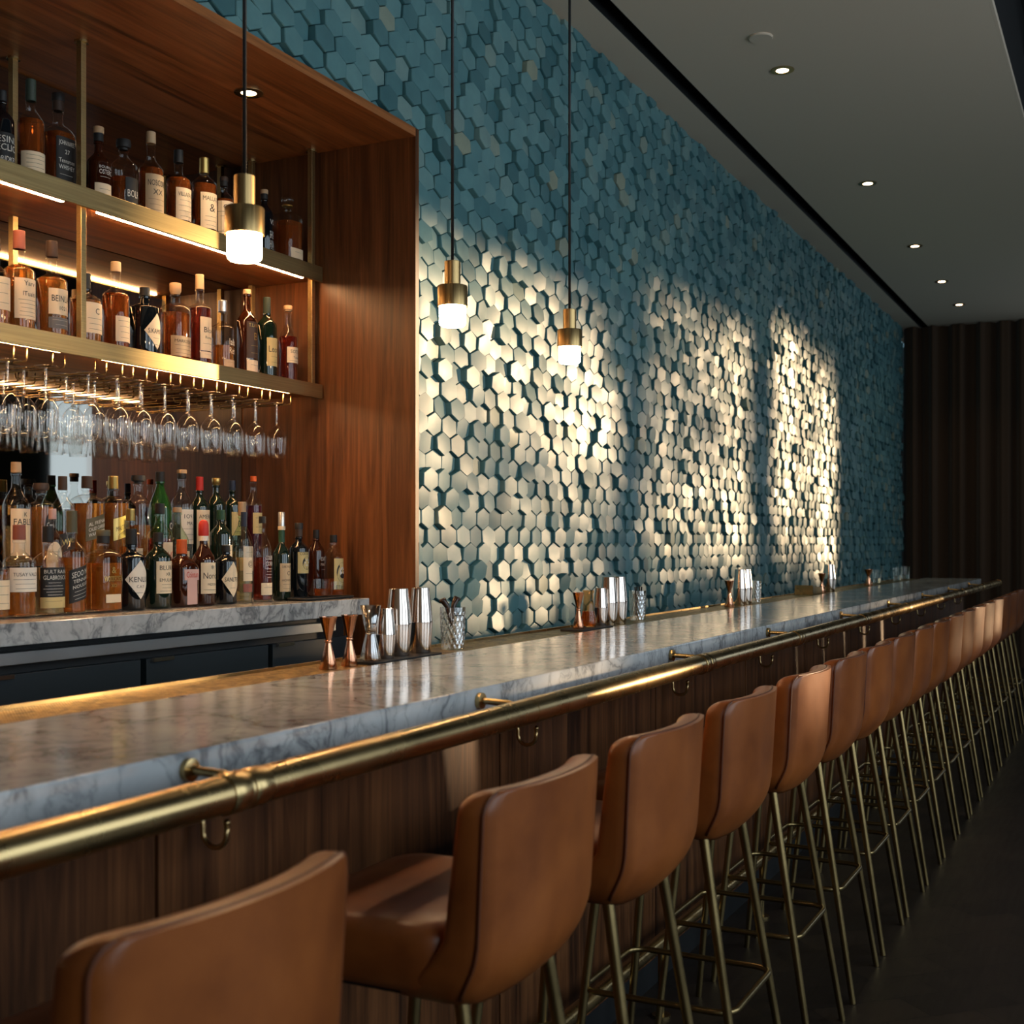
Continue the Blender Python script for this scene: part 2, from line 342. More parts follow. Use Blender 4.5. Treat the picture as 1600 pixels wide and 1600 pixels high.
# ------------------------------------------------------------------ tiled feature wall (one surface of many hexagonal tiles)
NX, NZ = 4.112, 2.987          # outer right edge and outer top edge of the walnut niche
def tile_wall():
    P, RZ = .116, .0735
    hw, hz, side = P / 2 - .0012, RZ * 2 / 3, RZ / 3
    V = []; F = []; T = []
    rnd = random.Random(11)
    z = .55; row = 0
    while z < CEIL + .04:
        x = .9 + (P / 2 if row % 2 else 0)
        while x < 15.16:
            dep = rnd.choice((0, .004, .008, .012, .016, .022, .028)) + rnd.uniform(0, .004)
            tx, tz = rnd.gauss(0, .062), rnd.gauss(0, .062)
            tone = min(1, max(0, rnd.gauss(.45, .24)))
            inside = x < NX and z < NZ
            if inside and (NX - x > hw + .002) and (NZ - z > hz + .002): x += P; continue
            def clampp(px, pz):
                pz = min(pz, CEIL - .001)
                if px < NX and pz < NZ:
                    if (NX - x) < (NZ - z): return NX, pz
                    return px, NZ
                return px, pz
            def hexa(k): return [(x, z + hz * k), (x + hw * k, z + side * k), (x + hw * k, z - side * k), (x, z - hz * k), (x - hw * k, z - side * k), (x - hw * k, z + side * k)]
            o = [clampp(*p) for p in hexa(.985)]
            ar = abs(sum(o[i][0] * o[(i + 1) % 6][1] - o[(i + 1) % 6][0] * o[i][1] for i in range(6))) / 2
            if ar < 2e-4: x += P; continue
            n = len(V); fr = 2.50 - dep
            def yy(p, d): return fr - d + (p[0] - x) * tx + (p[1] - z) * tz
            V.extend((p[0], 2.522, p[1]) for p in o)
            V.extend((p[0], yy(p, -.003), p[1]) for p in o)
            for k, d in ((.94, .0), (.55, .0009)):
                V.extend((p[0], yy(p, d), p[1]) for p in [clampp(*q) for q in hexa(k)])
            V.append((*clampp(x, z), 0)); cx_, cz_, _ = V[-1]; V[-1] = (cx_, yy((cx_, cz_), .0012), cz_)
            for r in range(3):
                for j in range(6):
                    k = (j + 1) % 6; a, b = n + r * 6, n + r * 6 + 6
                    F.append((a + j, b + j, b + k, a + k)); T.append(tone)
            for j in range(6): F.append((n + 18 + j, n + 24, n + 18 + (j + 1) % 6)); T.append(tone)
            x += P
        z += RZ; row += 1
    me = bpy.data.meshes.new('tile_wall'); me.from_pydata(V, [], F); me.materials.append(M['tile'])
    at = me.attributes.new('tile_tone', 'FLOAT', 'FACE'); at.data.foreach_set('value', T)
    sm = np.ones(len(F), dtype=bool); idx = np.arange(len(F)) % 24; sm[idx < 6] = False
    me.polygons.foreach_set('use_smooth', sm); me.update()
    me.set_sharp_from_angle(angle=rad(20))
    o = bpy.data.objects.new('wall_tiled', me); COL.objects.link(o); struct(o)
tile_wall()
c = MB(); c.box(NX, 15.2, 2.521, 2.66, 0, CEIL); c.box(XW0, NX, 2.521, 2.66, NZ, CEIL); struct(c.build('wall_tiled_backing', M['grout']))

# ------------------------------------------------------------------ walnut niche with shelves
NI, NTOP, NL, NB = 4.087, 2.955, .9, 3.30     # inner right face, inner top, inner left, mirror plane
ni = empty('niche_surround', 'walnut lined recess in the tiled wall holding the lit bottle shelves', 'bar niche', (NI, 2.47, 0))
def nloc(c, name, mt, bevel=0):
    c.v = [(x - NI, y - 2.47, z) for x, y, z in c.v]; return c.build(name, mt, ni, bevel=bevel)
nloc(MB().box(NI, NX, 2.468, 3.34, 0, NZ), 'side_panel', M['wood_z'])
nloc(MB().box(NL - .03, NL, 2.468, 3.34, 0, NZ), 'side_panel', M['wood_z'])
nloc(MB().box(NL, NI, 2.468, 3.34, NTOP, NZ), 'top_panel', M['wood_x'])
nloc(MB().box(NL, NI, 3.325, 3.345, 0, NTOP), 'back_panel', M['wood_z'])
mi = MB().box(NL, NI - .004, NB, NB + .02, 1.196, NTOP - .004).build('back_mirror', M['mirror'])
tag(mi, 'smoked mirror covering the back of the bottle niche', 'mirror')

def shelf(name_label, z0, z1, segs, cat='shelf'):
    e = empty('bottle_shelf', name_label, cat, (NI - .01, 2.895, z0))
    def lo(c): c.v = [(x - NI + .01, y - 2.895, z - z0) for x, y, z in c.v]; return c
    lo(MB().box(NL, NI - .004, 2.905, 3.295, z0 + .012, z1)).build('shelf_board', M['wood_x'], e)
    lo(MB().box(NL, NI - .006, 2.893, 2.905, z0, z1 + .001)).build('brass_fascia', M['brass_satin'], e, bevel=.0012)
    for a, b, yc, w in segs:
        lo(MB().box(a, b, yc - w, yc + w, z0 - (.003 if w < .005 else -.003), z0 + .0118)).build('strip_light', M['glow_strip'], e)
    return e
shelf('upper walnut shelf with brass edge and glowing strip light below', 2.436, 2.496, [(NL + .1, 2.775, 2.925, .006), (2.917, 3.99, 2.925, .006)])
shelf('lower walnut shelf with brass edge above the hanging glasses', 1.976, 2.03, [(NL + .1, 2.76, 2.915, .006), (2.93, 3.9, 2.915, .006)])
for (px, py, nm, wh) in ((2.85, 2.925, 'front left', 'nearer'), (4.05, 2.925, 'front right', 'farther'), (2.85, 3.22, 'back left', 'nearer'), (4.05, 3.22, 'back right', 'farther')):
    e = empty('shelf_post', 'slim square brass post at the %s of the bottle shelves' % nm, 'post', (px, py, 0), group='brass posts of the bottle shelves')
    for z0, z1 in ((2.497, NTOP), (2.031, 2.4475 if py > 2.92 else 2.436)):
        MB().box(-.0105, .0105, -.0105, .0105, z0, z1).build('pole', M['brass_satin'], e, bevel=.001)
    MB().lathe([(.022, NTOP - .006), (.022, NTOP)], 20).build('flange', M['brass'], e)
dl = empty('recessed_downlight', 'round downlight set in the walnut ceiling of the niche', 'ceiling light', (3.43, 2.74, NTOP))
def downlight(e, r, w):
    ld = bpy.data.lights.new('downlight_beam', 'SPOT'); lo = bpy.data.objects.new('downlight_beam', ld); COL.objects.link(lo)
    ld.energy = w; ld.color = (1, .68, .38); ld.spot_size = rad(115); ld.spot_blend = .8; ld.shadow_soft_size = .03; lo.parent = e; lo.location = (0, 0, -.012)
    ring = [(r, -.004), (r, 0), (r * .54, 0), (r * .54, -.004)]
    MB().rings([[(q * cos(2 * pi * j / 32), q * sin(2 * pi * j / 32), z) for j in range(32)] for q, z in ring], closed=True).build('trim_ring', M['brass'], e)
    MB().lathe([(r * .53, -.0030), (r * .53, -.0005)], 32).build('lens', M['glow_down'], e)
downlight(dl, .05, 14)

# glass rack with stemware
GX = [2.619, 2.765, 2.939, 3.053, 3.164, 3.277, 3.393, 3.514, 3.638, 3.769, 3.898]
SLOT = [2.49] + [2.619, 2.765, 2.935] + GX[3:]
rk = empty('glass_rack', 'brass wire stemware rack hung under the lower shelf', 'glass rack', (SLOT[-1], 2.93, 1.976))
for x in SLOT:
    for s in (-1, 1):
        X = x - SLOT[-1] + s * .024
        MB().tube([(X, .0, .0), (X, 0, -.030), (X, .003, -.036), (X, .02, -.0375), (X, .33, -.0375), (X, .345, -.036), (X, .35, -.03), (X, .35, 0)], .0026, 8).build('rail', M['brass'], rk, smooth=True)
def glass_proto():
    e = empty('wine_glass', 'x', 'wine glass', (SLOT[-1], 2.98, 1.9402), group='stemmed glasses hanging upside down in the brass rack')
    MB().lathe([(.0355, .0), (.0358, .0018), (.028, .003), (.006, .003)][::-1], 28).build('foot', GL['stem'], e, smooth=True)
    b = MB(); R = lambda z: z
    MB().lathe([(.0075, .0), (.0042, -.010), (.0036, -.040), (.0040, -.070), (.0075, -.084)], 14).build('stem', GL['stem'], e, smooth=True)
    pr = [(.006, -.083), (.016, -.090), (.027, -.102), (.0345, -.117), (.0375, -.132), (.0378, -.145), (.0365, -.165), (.034, -.19), (.0318, -.208), (.0306, -.208), (.0328, -.19), (.0353, -.165), (.0365, -.145), (.0362, -.132)]
    MB().lathe(pr, 36, cap1=False).build('bowl', GL['wine'], e, smooth=True)
    return e
g0 = glass_proto(); first = True
ROWY = (2.98, 3.075, 3.17)
for k, x in enumerate(reversed(SLOT)):
    for r, y in enumerate(ROWY):
        if r == 2 and k < 7: continue
        num = NTH[k]
        lab = ['upside-down wine glass in the front row, %s from the right end of the rack', 'upside-down wine glass in the middle row, %s slot from the right end', 'upside-down wine glass nearest the mirror, %s slot from the right end'][r] % num
        jit = 0 if r == 0 else random.uniform(-.003, .003)
        loc = (x + jit, y + random.uniform(-.004, .004), 1.9412)
        if first: g0.location = loc; g0['label'] = lab; first = False
        else: dup(g0, loc, lab, random.uniform(0, 6))

# ------------------------------------------------------------------ back counter and cabinet
tag(MB().box(NL, 3.97, 2.60, 3.298, 1.136, 1.196).build('back_counter', M['marble'], bevel=.003), 'grey marble counter under the bottles in the niche', 'counter')
cb = empty('back_bar_cabinet', 'dark fridge cabinet with a steel edge under the back counter', 'cabinet', (3.9, 2.66, 0))
def cl_(c): c.v = [(x - 3.9, y - 2.66, z) for x, y, z in c.v]; return c
cl_(MB().box(NL, 3.93, 2.69, 3.29, 0, 1.135)).build('carcass', M['black'], cb)
cl_(MB().box(NL, 3.80, 2.635, 2.69, 1.082, 1.116)).build('steel_edge', M['steel_sat'], cb, bevel=.002)
for x0 in (1.01, 1.62, 2.23, 2.84, 3.45):
    d = cl_(MB().box(x0 + .012, min(x0 + .598, 3.92), 2.662, 2.689, .12, 1.055)).build('door', M['navy'], cb, bevel=.002)
    cl_(MB().box(x0 + .03, x0 + .12, 2.650, 2.664, 1.045, 1.056)).build('catch', M['steel'], d)
tag(MB().box(2.3, 4.08, 2.99, 3.10, 1.196, 1.326).build('bottle_riser', M['black']), 'black step raising the back row of bottles on the counter', 'riser')

# ------------------------------------------------------------------ bar
X0, X1 = -1.6, 11.5
tag(MB().box(X0, X1, 1.23, 1.695, 1.025, 1.10).build('bar_countertop', M['marble'], bevel=.004), 'long polished grey marble bar top running along the stools', 'bar top')
bd = empty('bar_counter', 'long walnut panelled bar body under the marble top', 'bar counter', (X1, 1.36, 0))
def bl(c): c.v = [(x - X1, y - 1.36, z) for x, y, z in c.v]; return c
bl(MB().box(X0, 11.36, 1.385, 1.69, 0, 1.024)).build('carcass', M['black'], bd)
bl(MB().box(X0, 11.36, 1.69, 1.87, .1, 1.06)).build('back_shelf', M['steel_sat'], bd)
bl(MB().box(X0, 11.37, 1.378, 1.386, 0, .10)).build('plinth', M['black'], bd)
JX = [X0, -.68, .40, 1.48, 2.64, 3.71, 4.71, 5.68, 6.66, 7.62, 8.6, 9.55, 10.5, 11.37]
for a, b in zip(JX, JX[1:]):
    o = MB().box(a + .004 - b, -.004, 0, .024, .10, 1.024).build('front_panel', M['wood_bar'], bd, bevel=.002, loc=(b - X1, 0, 0))
bl(MB().box(11.362, 11.385, 1.384, 1.86, 0, 1.024)).build('end_panel', M['wood_bar'], bd)
dt = empty('drip_tray', 'narrow etched brass drip tray set along the back edge of the bar', 'drip tray', (X1 - .1, 1.79, 1.06))
def dl_(c): c.v = [(x - X1 + .1, y - 1.79, z - 1.06) for x, y, z in c.v]; return c
dl_(MB().box(X0, 11.4, 1.697, 1.878, 1.06, 1.094)).build('mesh_insert', M['mesh'], dt)
dl_(MB().box(X0, 11.4, 1.6955, 1.7005, 1.06, 1.099).box(X0, 11.4, 1.874, 1.88, 1.06, 1.101)).build('rim', M['brass'], dt)

rl = empty('bar_rail', 'thick brass hand rail fixed along the front of the marble bar top', 'rail', (11.92, 1.13, 1.054))
RX = lambda x: x - 11.92
MB().tube([(RX(X0), 0, 0), (RX(11.9), 0, 0)], .0268, 40).build('tube', M['brass'], rl, smooth=True, sharp=50)
MB().tube([(RX(11.895), 0, 0), (RX(11.915), 0, 0), (0, 0, 0)], [.0285, .0285, .020], 32).build('end_cap', M['brass'], rl, smooth=True, sharp=40)
for x, big in ((1.40, 1), (2.32, 0), (3.48, 1), (4.57, 1), (5.80, 1), (7.0, 1), (8.2, 1), (9.4, 1), (10.6, 1)):
    c = MB()
    if big:
        for a, b, r in ((-.045, -.008, .0295), (.002, .040, .0285), (-.008, .002, .0278)):
            c.tube([(RX(x + a), 0, 0), (RX(x + a + .002), 0, 0), (RX(x + b - .002), 0, 0), (RX(x + b), 0, 0)], [r - .001, r, r, r - .001], 36)
    else: c.tube([(RX(x), 0, 0), (RX(x + .008), 0, 0)], .0275, 36)
    c.build('collar', M['brass'], rl, smooth=True, sharp=40)
for x in (.25, 1.40, 2.29, 3.48, 4.54, 5.80, 7.0, 8.2, 9.4, 10.6):
    c = MB(); X = RX(x)
    c.tube([(X, .0995, .020), (X, .090, .020), (X, .089, .020)], [.017, .017, .011], 20)
    c.tube([(X, .092, .020), (X, .03, .018), (X, .0, .010)], .0068, 14)
    c.build('bracket', M['brass'], rl, smooth=True, sharp=40)

fr = empty('foot_rail', 'brass foot rail on short posts near the floor under the bar', 'rail', (11.4, 1.266, 0))
MB().tube([(X0 - 11.4, 0, .224), (0, 0, .224)], .021, 24).build('tube', M['brass'], fr, smooth=True, sharp=50)
for x in np.arange(.2, 11.3, 1.1):
    MB().tube([(x - 11.4, 0, 0), (x - 11.4, 0, .205)], .010, 12).tube([(x - 11.4, 0, 0), (x - 11.4, 0, .008)], .028, 16).build('post', M['brass_leg'], fr, smooth=True, sharp=40)

def hook(i, x):
    e = empty('bag_hook', ('small brass bag hook on the bar front, %s from the camera' % NTH[i]), 'hook', (x, 1.36, .95), group='brass hooks under the bar top')
    MB().lathe([(.016, -.003), (.016, 0)], 18).build('plate', M['brass'], e)
    e.children[0].rotation_euler = (pi / 2, 0, 0); e.children[0].location = (0, -.0003, .02)
    pts = [(0, -.003, .02), (0, -.014, .016), (0, -.018, .0)] + [(0, -.042 + .024 * cos(a), -.012 - .022 * sin(a)) for a in np.linspace(0, pi * .98, 9)] + [(0, -.0665, .004)]
    MB().tube(pts, .0046, 10).build('hook_arm', M['brass'], e, smooth=True)
    h = MB().lathe([(.001, -.0065), (.0055, -.003), (.0065, 0), (.0055, .003), (.001, .0065)], 12).build('tip', M['brass'], e, smooth=True); h.location = (0, -.0665, .008)
for i, x in enumerate((1.565, 2.70, 3.82, 4.85, 5.84, 6.82, 7.78, 8.75, 9.7, 10.65)): hook(i, x)

# ------------------------------------------------------------------ bar stools
def make_stool():
    e = empty('bar_stool', 'x', 'bar stool', group='leather bar stools in a row along the bar')
    zb, zt = .715, 1.045; W0 = .205
    def hw(z):
        w = W0
        rb, rt = .062, .036
        if z < zb + rb: w -= (rb - sqrt(max(0, rb * rb - (rb - (z - zb)) ** 2))) * .95
        if z > zt - rt: w -= (rt - sqrt(max(0, rt * rt - (rt - (zt - z)) ** 2))) * .9
        return w - .006 * (zt - z) / (zt - zb)
    def yr(z):
        y = .012 - .012 * (z - .85) / .195
        if z < .84: y += .060 * ((.84 - z) / .125) ** 2.4
        return y
    def th(z):
        t_ = .058 + .020 * min(1, (zt - z) / .25)
        if z < .82: t_ += .05 * (.82 - z) / .105
        k = (zt - z) / .022
        if k < 1: t_ *= (.45 + .55 * sqrt(max(0, 1 - (1 - k) ** 2)))
        return t_
    zs = list(np.linspace(zb, zb + .09, 9)) + list(np.linspace(zb + .11, zt - .05, 8)) + list(zt - .045 * (1 - np.sin(np.linspace(.1, pi / 2, 9))))
    R = []
    bend = lambda x: .040 * (abs(x) / W0) ** 2.2
    for z in zs:
        w, t_ = hw(z), th(z)
        pts = []
        cr = min(.026, t_ * .46)
        for px, py in rrect(w, t_ / 2, cr, 5):
            # extra points along long faces for the bend
            pts.append((px, py))
        full = []
        for a, b in zip(pts, pts[1:] + pts[:1]):
            full.append(a)
            if abs(b[0] - a[0]) > .08:
                for k in range(1, 10): full.append((a[0] + (b[0] - a[0]) * k / 10, a[1] + (b[1] - a[1]) * k / 10))
        R.append([(px, yr(z) + t_ / 2 + py + bend(px), z) for px, py in full])
    MB().rings(R).build('backrest', M['leather'], e, smooth=True, sharp=70)
    # piping round the rear face
    zz = [z for z in zs]
    left = [(-hw(z) + .003, yr(z) + .006 + bend(hw(z)), z) for z in zz]; rightp = [(hw(z) - .003, yr(z) + .006 + bend(hw(z)), z) for z in zz]
    topw = hw(zt - .002) - .006; ys = yr(zt)
    top = [(x, ys + .012 + bend(x), zt - .0005) for x in np.linspace(-topw + .01, topw - .01, 13)]
    MB().tube(left[2:-2] + top + rightp[::-1][2:-2], .0026, 8).build('piping', M['piping'], e, smooth=True)
    # seat
    R = []
    for z, k in ((.728, -.045), (.737, -.018), (.752, -.004), (.79, 0), (.818, 0), (.830, -.004), (.838, -.012), (.8425, -.026), (.845, -.06)):
        y0, y1 = .105, .435
        R.append([(px, py, z - .006 * max(0, (py - .36) / .08) ** 2) for px, py in rrect(.203 + k, (y1 - y0) / 2 + k, max(.02, .07 + k * .5), 7, 0, (y0 + y1) / 2)])
    MB().rings(R).build('seat', M['leather'], e, smooth=True, sharp=80)
    R = [[(px, py, z) for px, py in rrect(.15, .15, .03, 4, 0, .245)] for z in (.718, .730)]
    MB().rings(R).build('seat_plate', M['black'], e)
    L = {}
    for sx in (-1, 1):
        for yt, yb in ((.115, -.005), (.36, .435)):
            a, b = Vector((sx * .145, yt, .735)), Vector((sx * .19, yb, 0)); L[(sx, yt)] = (a, b)
            pts = [a.lerp(b, k) for k in (0, .5, .985, 1)]
            MB().tube(pts, [.0118, .0108, .0095, .009], 14).build('leg', M['brass_leg'], e, smooth=True, sharp=50)
    zr = .335; k = (.735 - zr) / .735
    P = {q: a.lerp(b, k) for q, (a, b) in L.items()}
    hx = P[(1, .115)].x; y0, y1 = P[(1, .115)].y - .012, P[(1, .36)].y + .012
    ring = rrect(hx + .004, (y1 - y0) / 2, .045, 6, 0, (y0 + y1) / 2)
    MB().tube([(x, y, zr) for x, y in ring], .0075, 10, closed=True).build('footrest', M['brass_leg'], e, smooth=True)
    return e
SX = [1.02, 1.765, 2.335, 2.915, 3.52, 4.05, 4.55, 5.04, 5.53, 6.03, 6.54, 7.03, 7.52, 8.05, 8.60, 9.16, 9.75, 10.38]
st = make_stool()
for i, x in enumerate(SX):
    lab = 'tan leather bar stool on thin brass legs, ' + ('nearest the camera' if i == 0 else ('last at the far end of the row' if i == len(SX) - 1 else NTH[i] + ' from the camera'))
    loc = (x, .785, 0)
    if i == 0: st.location = loc; st['label'] = lab
    else: dup(st, loc, lab)

# ------------------------------------------------------------------ pendants and ceiling fittings
PX = (2.052, 2.924, 3.695)
for i, x in enumerate(PX):
    e = empty('pendant_lamp', 'brass cylinder pendant lamp with glowing opal glass, %s of three' % ('nearest the camera', 'middle', 'farthest')[i], 'pendant lamp', (x, 1.65, 1.985), group='brass pendant lamps over the bar')
    MB().lathe([(.030, 0), (.0345, .004), (.0355, .010), (.0355, .066), (.030, .066)], 40).build('glass_diffuser', M['glow_lamp'], e, smooth=True, sharp=50)
    MB().lathe([(.0362, .052), (.0405, .052), (.0405, .106), (.0395, .108), (.021, .108)], 44).build('wide_housing', M['brass_lamp'], e, smooth=True, sharp=40)
    MB().lathe([(.0215, .108), (.0215, .173), (.0205, .174), (.004, .174)], 36).build('neck', M['brass_lamp'], e, smooth=True, sharp=40)
    MB().tube([(0, 0, .174), (0, 0, CEIL - 1.985 - .02)], .0042, 10).build('cord', M['cord'], e, smooth=True)
    MB().lathe([(.05, CEIL - 1.985 - .022), (.05, CEIL - 1.985)], 28).build('canopy', M['brass'], e, smooth=True, sharp=40)
for i, x in enumerate((6.6, 8.94, 11.0, 12.6, 13.9)):
    e = empty('recessed_downlight', 'round brass-rimmed downlight in the grey ceiling, ' + ('nearest the camera' if i == 0 else NTH[i] + ' along the row'), 'ceiling light', (x, 1.705, CEIL), group='downlights in the grey ceiling')
    downlight(e, .062, 9)
tag(MB().lathe([(.056, -.010), (.060, -.006), (.060, 0)], 32).build('smoke_detector', M['plaster'], smooth=True, sharp=40, loc=(6.12, 1.69, CEIL)), 'flat round cover on the ceiling beside the nearest downlight', 'detector')

# ------------------------------------------------------------------ bottles
# x, y, shelf z, radius, height, shoulder, neck, cap (fractions of the height)
BT = dict(
    A1=(2.614, 3.000, 2.496, 0.0340, 0.241, 0.62, 0.77, 0.87),
    A2=(2.721, 3.000, 2.496, 0.0397, 0.309, 0.56, 0.71, 0.79),
    A3=(2.828, 3.000, 2.496, 0.0437, 0.301, 0.55, 0.68, 0.82),
    A4=(2.996, 3.000, 2.496, 0.0382, 0.248, 0.51, 0.66, 0.81),
    A5=(3.107, 3.000, 2.496, 0.0444, 0.238, 0.62, 0.77, 0.86),
    A6=(3.235, 3.000, 2.496, 0.0413, 0.302, 0.56, 0.69, 0.87),
    A7=(3.371, 3.000, 2.496, 0.0425, 0.279, 0.60, 0.70, 0.84),
    A8=(3.505, 3.000, 2.496, 0.0436, 0.289, 0.67, 0.78, 0.82),
    A9=(3.613, 3.000, 2.496, 0.0340, 0.249, 0.67, 0.78, 0.86),
    A10=(3.849, 3.000, 2.496, 0.0331, 0.262, 0.64, 0.78, 0.86),
    A11=(3.994, 3.000, 2.496, 0.0504, 0.281, 0.66, 0.77, 0.84),
    B0=(2.588, 3.000, 2.030, 0.0413, 0.267, 0.58, 0.70, 0.87),
    B1=(2.677, 3.000, 2.030, 0.0451, 0.308, 0.60, 0.68, 0.82),
    B2=(2.803, 3.000, 2.030, 0.0454, 0.304, 0.59, 0.67, 0.84),
    B3=(2.939, 3.000, 2.030, 0.0499, 0.230, 0.63, 0.72, 0.79),
    B4=(3.072, 3.000, 2.030, 0.0430, 0.294, 0.61, 0.71, 0.89),
    B5=(3.205, 3.000, 2.030, 0.0497, 0.234, 0.70, 0.77, 0.88),
    B6=(3.355, 3.000, 2.030, 0.0457, 0.277, 0.66, 0.75, 0.86),
    B7=(3.481, 3.000, 2.030, 0.0400, 0.332, 0.63, 0.69, 0.84),
    B8=(3.606, 3.000, 2.030, 0.0410, 0.261, 0.60, 0.69, 0.84),
    B9=(3.746, 3.000, 2.030, 0.0385, 0.326, 0.62, 0.76, 0.95),
    B10=(3.865, 3.000, 2.030, 0.0382, 0.318, 0.65, 0.77, 0.81),
    B11=(3.998, 3.000, 2.030, 0.0378, 0.309, 0.57, 0.75, 0.93),
    F0=(2.394, 2.780, 1.196, 0.0400, 0.265, 0.48, 0.61, 0.87),
    F1=(2.481, 2.780, 1.196, 0.0444, 0.257, 0.59, 0.71, 0.84),
    F2=(2.583, 2.780, 1.196, 0.0401, 0.255, 0.57, 0.71, 0.82),
    F3=(2.672, 2.780, 1.196, 0.0392, 0.301, 0.60, 0.71, 0.80),
    F4=(2.795, 2.780, 1.196, 0.0471, 0.246, 0.66, 0.77, 0.84),
    F5=(2.912, 2.780, 1.196, 0.0434, 0.251, 0.64, 0.72, 0.81),
    F6=(3.030, 2.780, 1.196, 0.0406, 0.241, 0.66, 0.80, 0.88),
    F7=(3.139, 2.780, 1.196, 0.0437, 0.219, 0.57, 0.76, 0.79),
    F8=(3.245, 2.780, 1.196, 0.0383, 0.285, 0.51, 0.70, 0.81),
    F9=(3.358, 2.780, 1.196, 0.0370, 0.200, 0.72, 0.83, 0.89),
    F10=(3.454, 2.780, 1.196, 0.0278, 0.315, 0.59, 0.79, 0.84),
    F11=(3.556, 2.780, 1.196, 0.0329, 0.302, 0.59, 0.81, 0.92),
    F12=(3.667, 2.780, 1.196, 0.0313, 0.320, 0.51, 0.64, 0.84),
    F13=(3.771, 2.780, 1.196, 0.0343, 0.282, 0.66, 0.76, 0.82),
    F14=(4.005, 2.870, 1.196, 0.0325, 0.259, 0.67, 0.83, 0.87),
    F15=(3.993, 2.780, 1.196, 0.0370, 0.239, 0.61, 0.83, 0.88),
    M1=(2.707, 2.895, 1.196, 0.0286, 0.309, 0.69, 0.80, 0.90),
    M2=(3.029, 2.895, 1.196, 0.0370, 0.317, 0.72, 0.80, 0.89),
    M3=(3.163, 2.895, 1.196, 0.0403, 0.338, 0.68, 0.81, 0.90),
    M4=(3.247, 2.895, 1.196, 0.0388, 0.327, 0.64, 0.81, 0.95),
    M5=(3.470, 2.895, 1.196, 0.0384, 0.324, 0.73, 0.84, 0.90),
    M6=(3.586, 2.895, 1.196, 0.0370, 0.356, 0.60, 0.77, 0.86),
    K1=(2.701, 3.040, 1.326, 0.0388, 0.322, 0.58, 0.76, 0.90),
    K2=(2.797, 3.040, 1.326, 0.0377, 0.262, 0.74, 0.81, 0.89),
    K3=(2.884, 3.040, 1.326, 0.0364, 0.288, 0.64, 0.78, 0.85),
    K4=(2.986, 3.040, 1.326, 0.0445, 0.293, 0.72, 0.80, 0.87),
    K5=(3.102, 3.040, 1.326, 0.0424, 0.299, 0.71, 0.78, 0.87),
    K6=(3.217, 3.040, 1.326, 0.0413, 0.307, 0.68, 0.79, 0.91),
    K7=(3.323, 3.040, 1.326, 0.0400, 0.325, 0.57, 0.84, 0.90),
    K8=(3.433, 3.040, 1.326, 0.0386, 0.338, 0.62, 0.79, 0.91),
    K9=(3.527, 3.040, 1.326, 0.0347, 0.317, 0.65, 0.78, 0.85),
    K10=(3.618, 3.040, 1.326, 0.0354, 0.317, 0.68, 0.81, 0.92),
    K11=(3.709, 3.040, 1.326, 0.0312, 0.312, 0.70, 0.79, 0.89),
    K12=(3.834, 3.040, 1.326, 0.0319, 0.334, 0.66, 0.81, 0.94),
)
TXT = {}
def make_texts(strings):
    objs = []
    for s in strings:
        cu = bpy.data.curves.new('lettering', 'FONT'); cu.body = s; cu.size = 1; cu.resolution_u = 2
        o = bpy.data.objects.new('lettering', cu); COL.objects.link(o); objs.append((s, o, cu))
    dg = bpy.context.evaluated_depsgraph_get()
    for s, o, cu in objs:
        me = bpy.data.meshes.new_from_object(o.evaluated_get(dg))
        v = np.array([p.co[:2] for p in me.vertices]) if len(me.vertices) else np.zeros((1, 2))
        lo, hi = v.min(0), v.max(0); TXT[s] = ((v - lo) / np.maximum(hi - lo, 1e-6), [tuple(p.vertices) for p in me.polygons], (hi - lo)[0] / max(1e-6, (hi - lo)[1]))
        bpy.data.meshes.remove(me); bpy.data.objects.remove(o); bpy.data.curves.remove(cu)
# style rows: shape exponent, glass, liquid, fill, (cap kind, cap colour), labels, description
# label: (form, z0, z1, centre angle, half angle, paper colour, ink, [(text, z centre, height)], small print lines)
B = {}
B['A1'] = (2, 'dark', None, 0, ('cap', 'black'), [('rect', .06, .46, -.2, 1.2, 'black', 'wink', [('ESINL', .80, .2), ('ECLICI', .55, .2), ('DRIDKED', .2, .16)], 1)], 'near-black bottle with blocky white lettering at the left end of the upper shelf')
B['A2'] = (2, 'clear', 'deep', .60, ('cap', 'dkgreen'), [('rect', .05, .27, -.25, 1.2, 'cream', 'ink', [], 5)], 'red-amber bottle with dark green cap and a low cream label')
B['A3'] = (4, 'clear', 'deep', .58, ('cap2', 'black'), [('rect', .08, .52, -.1, .75, 'black', 'wink', [('JOHN NAREE', .85, .14), ('27', .66, .10), ('Tennarsee', .45, .1), ('WHISHEY', .3, .1)], 3)], 'square whiskey bottle with black label and white lettering beside the front post')
B['A4'] = (2, 'brown', None, 0, ('cap2', 'cork'), [('rect', .04, .24, -.1, 1.0, 'cream', 'ink', [], 1), ('print', .30, .48, -.1, .8, None, 'wink', [('BOURNU', .85, .2), ('OSTERC', .5, .34)], 1)], 'squat dark amber bottle with white print and a low cream label')
B['A5'] = (2, 'clear', 'deep', .46, ('disc', 'black'), [('rect', .05, .45, .1, .7, 'black', 'wink', [('BOLR', .45, .25)], 2)], 'wide decanter bottle with flat glass stopper and black label')
B['A6'] = (2, 'clear', 'deep', .58, ('cap', 'tan'), [('rect', .06, .50, -.2, 1.05, 'tan', 'ink', [('NOSCOSE', .78, .15), ('XX', .55, .14)], 3)], 'tall amber bottle with a large buff label lettered NOSCOSE')
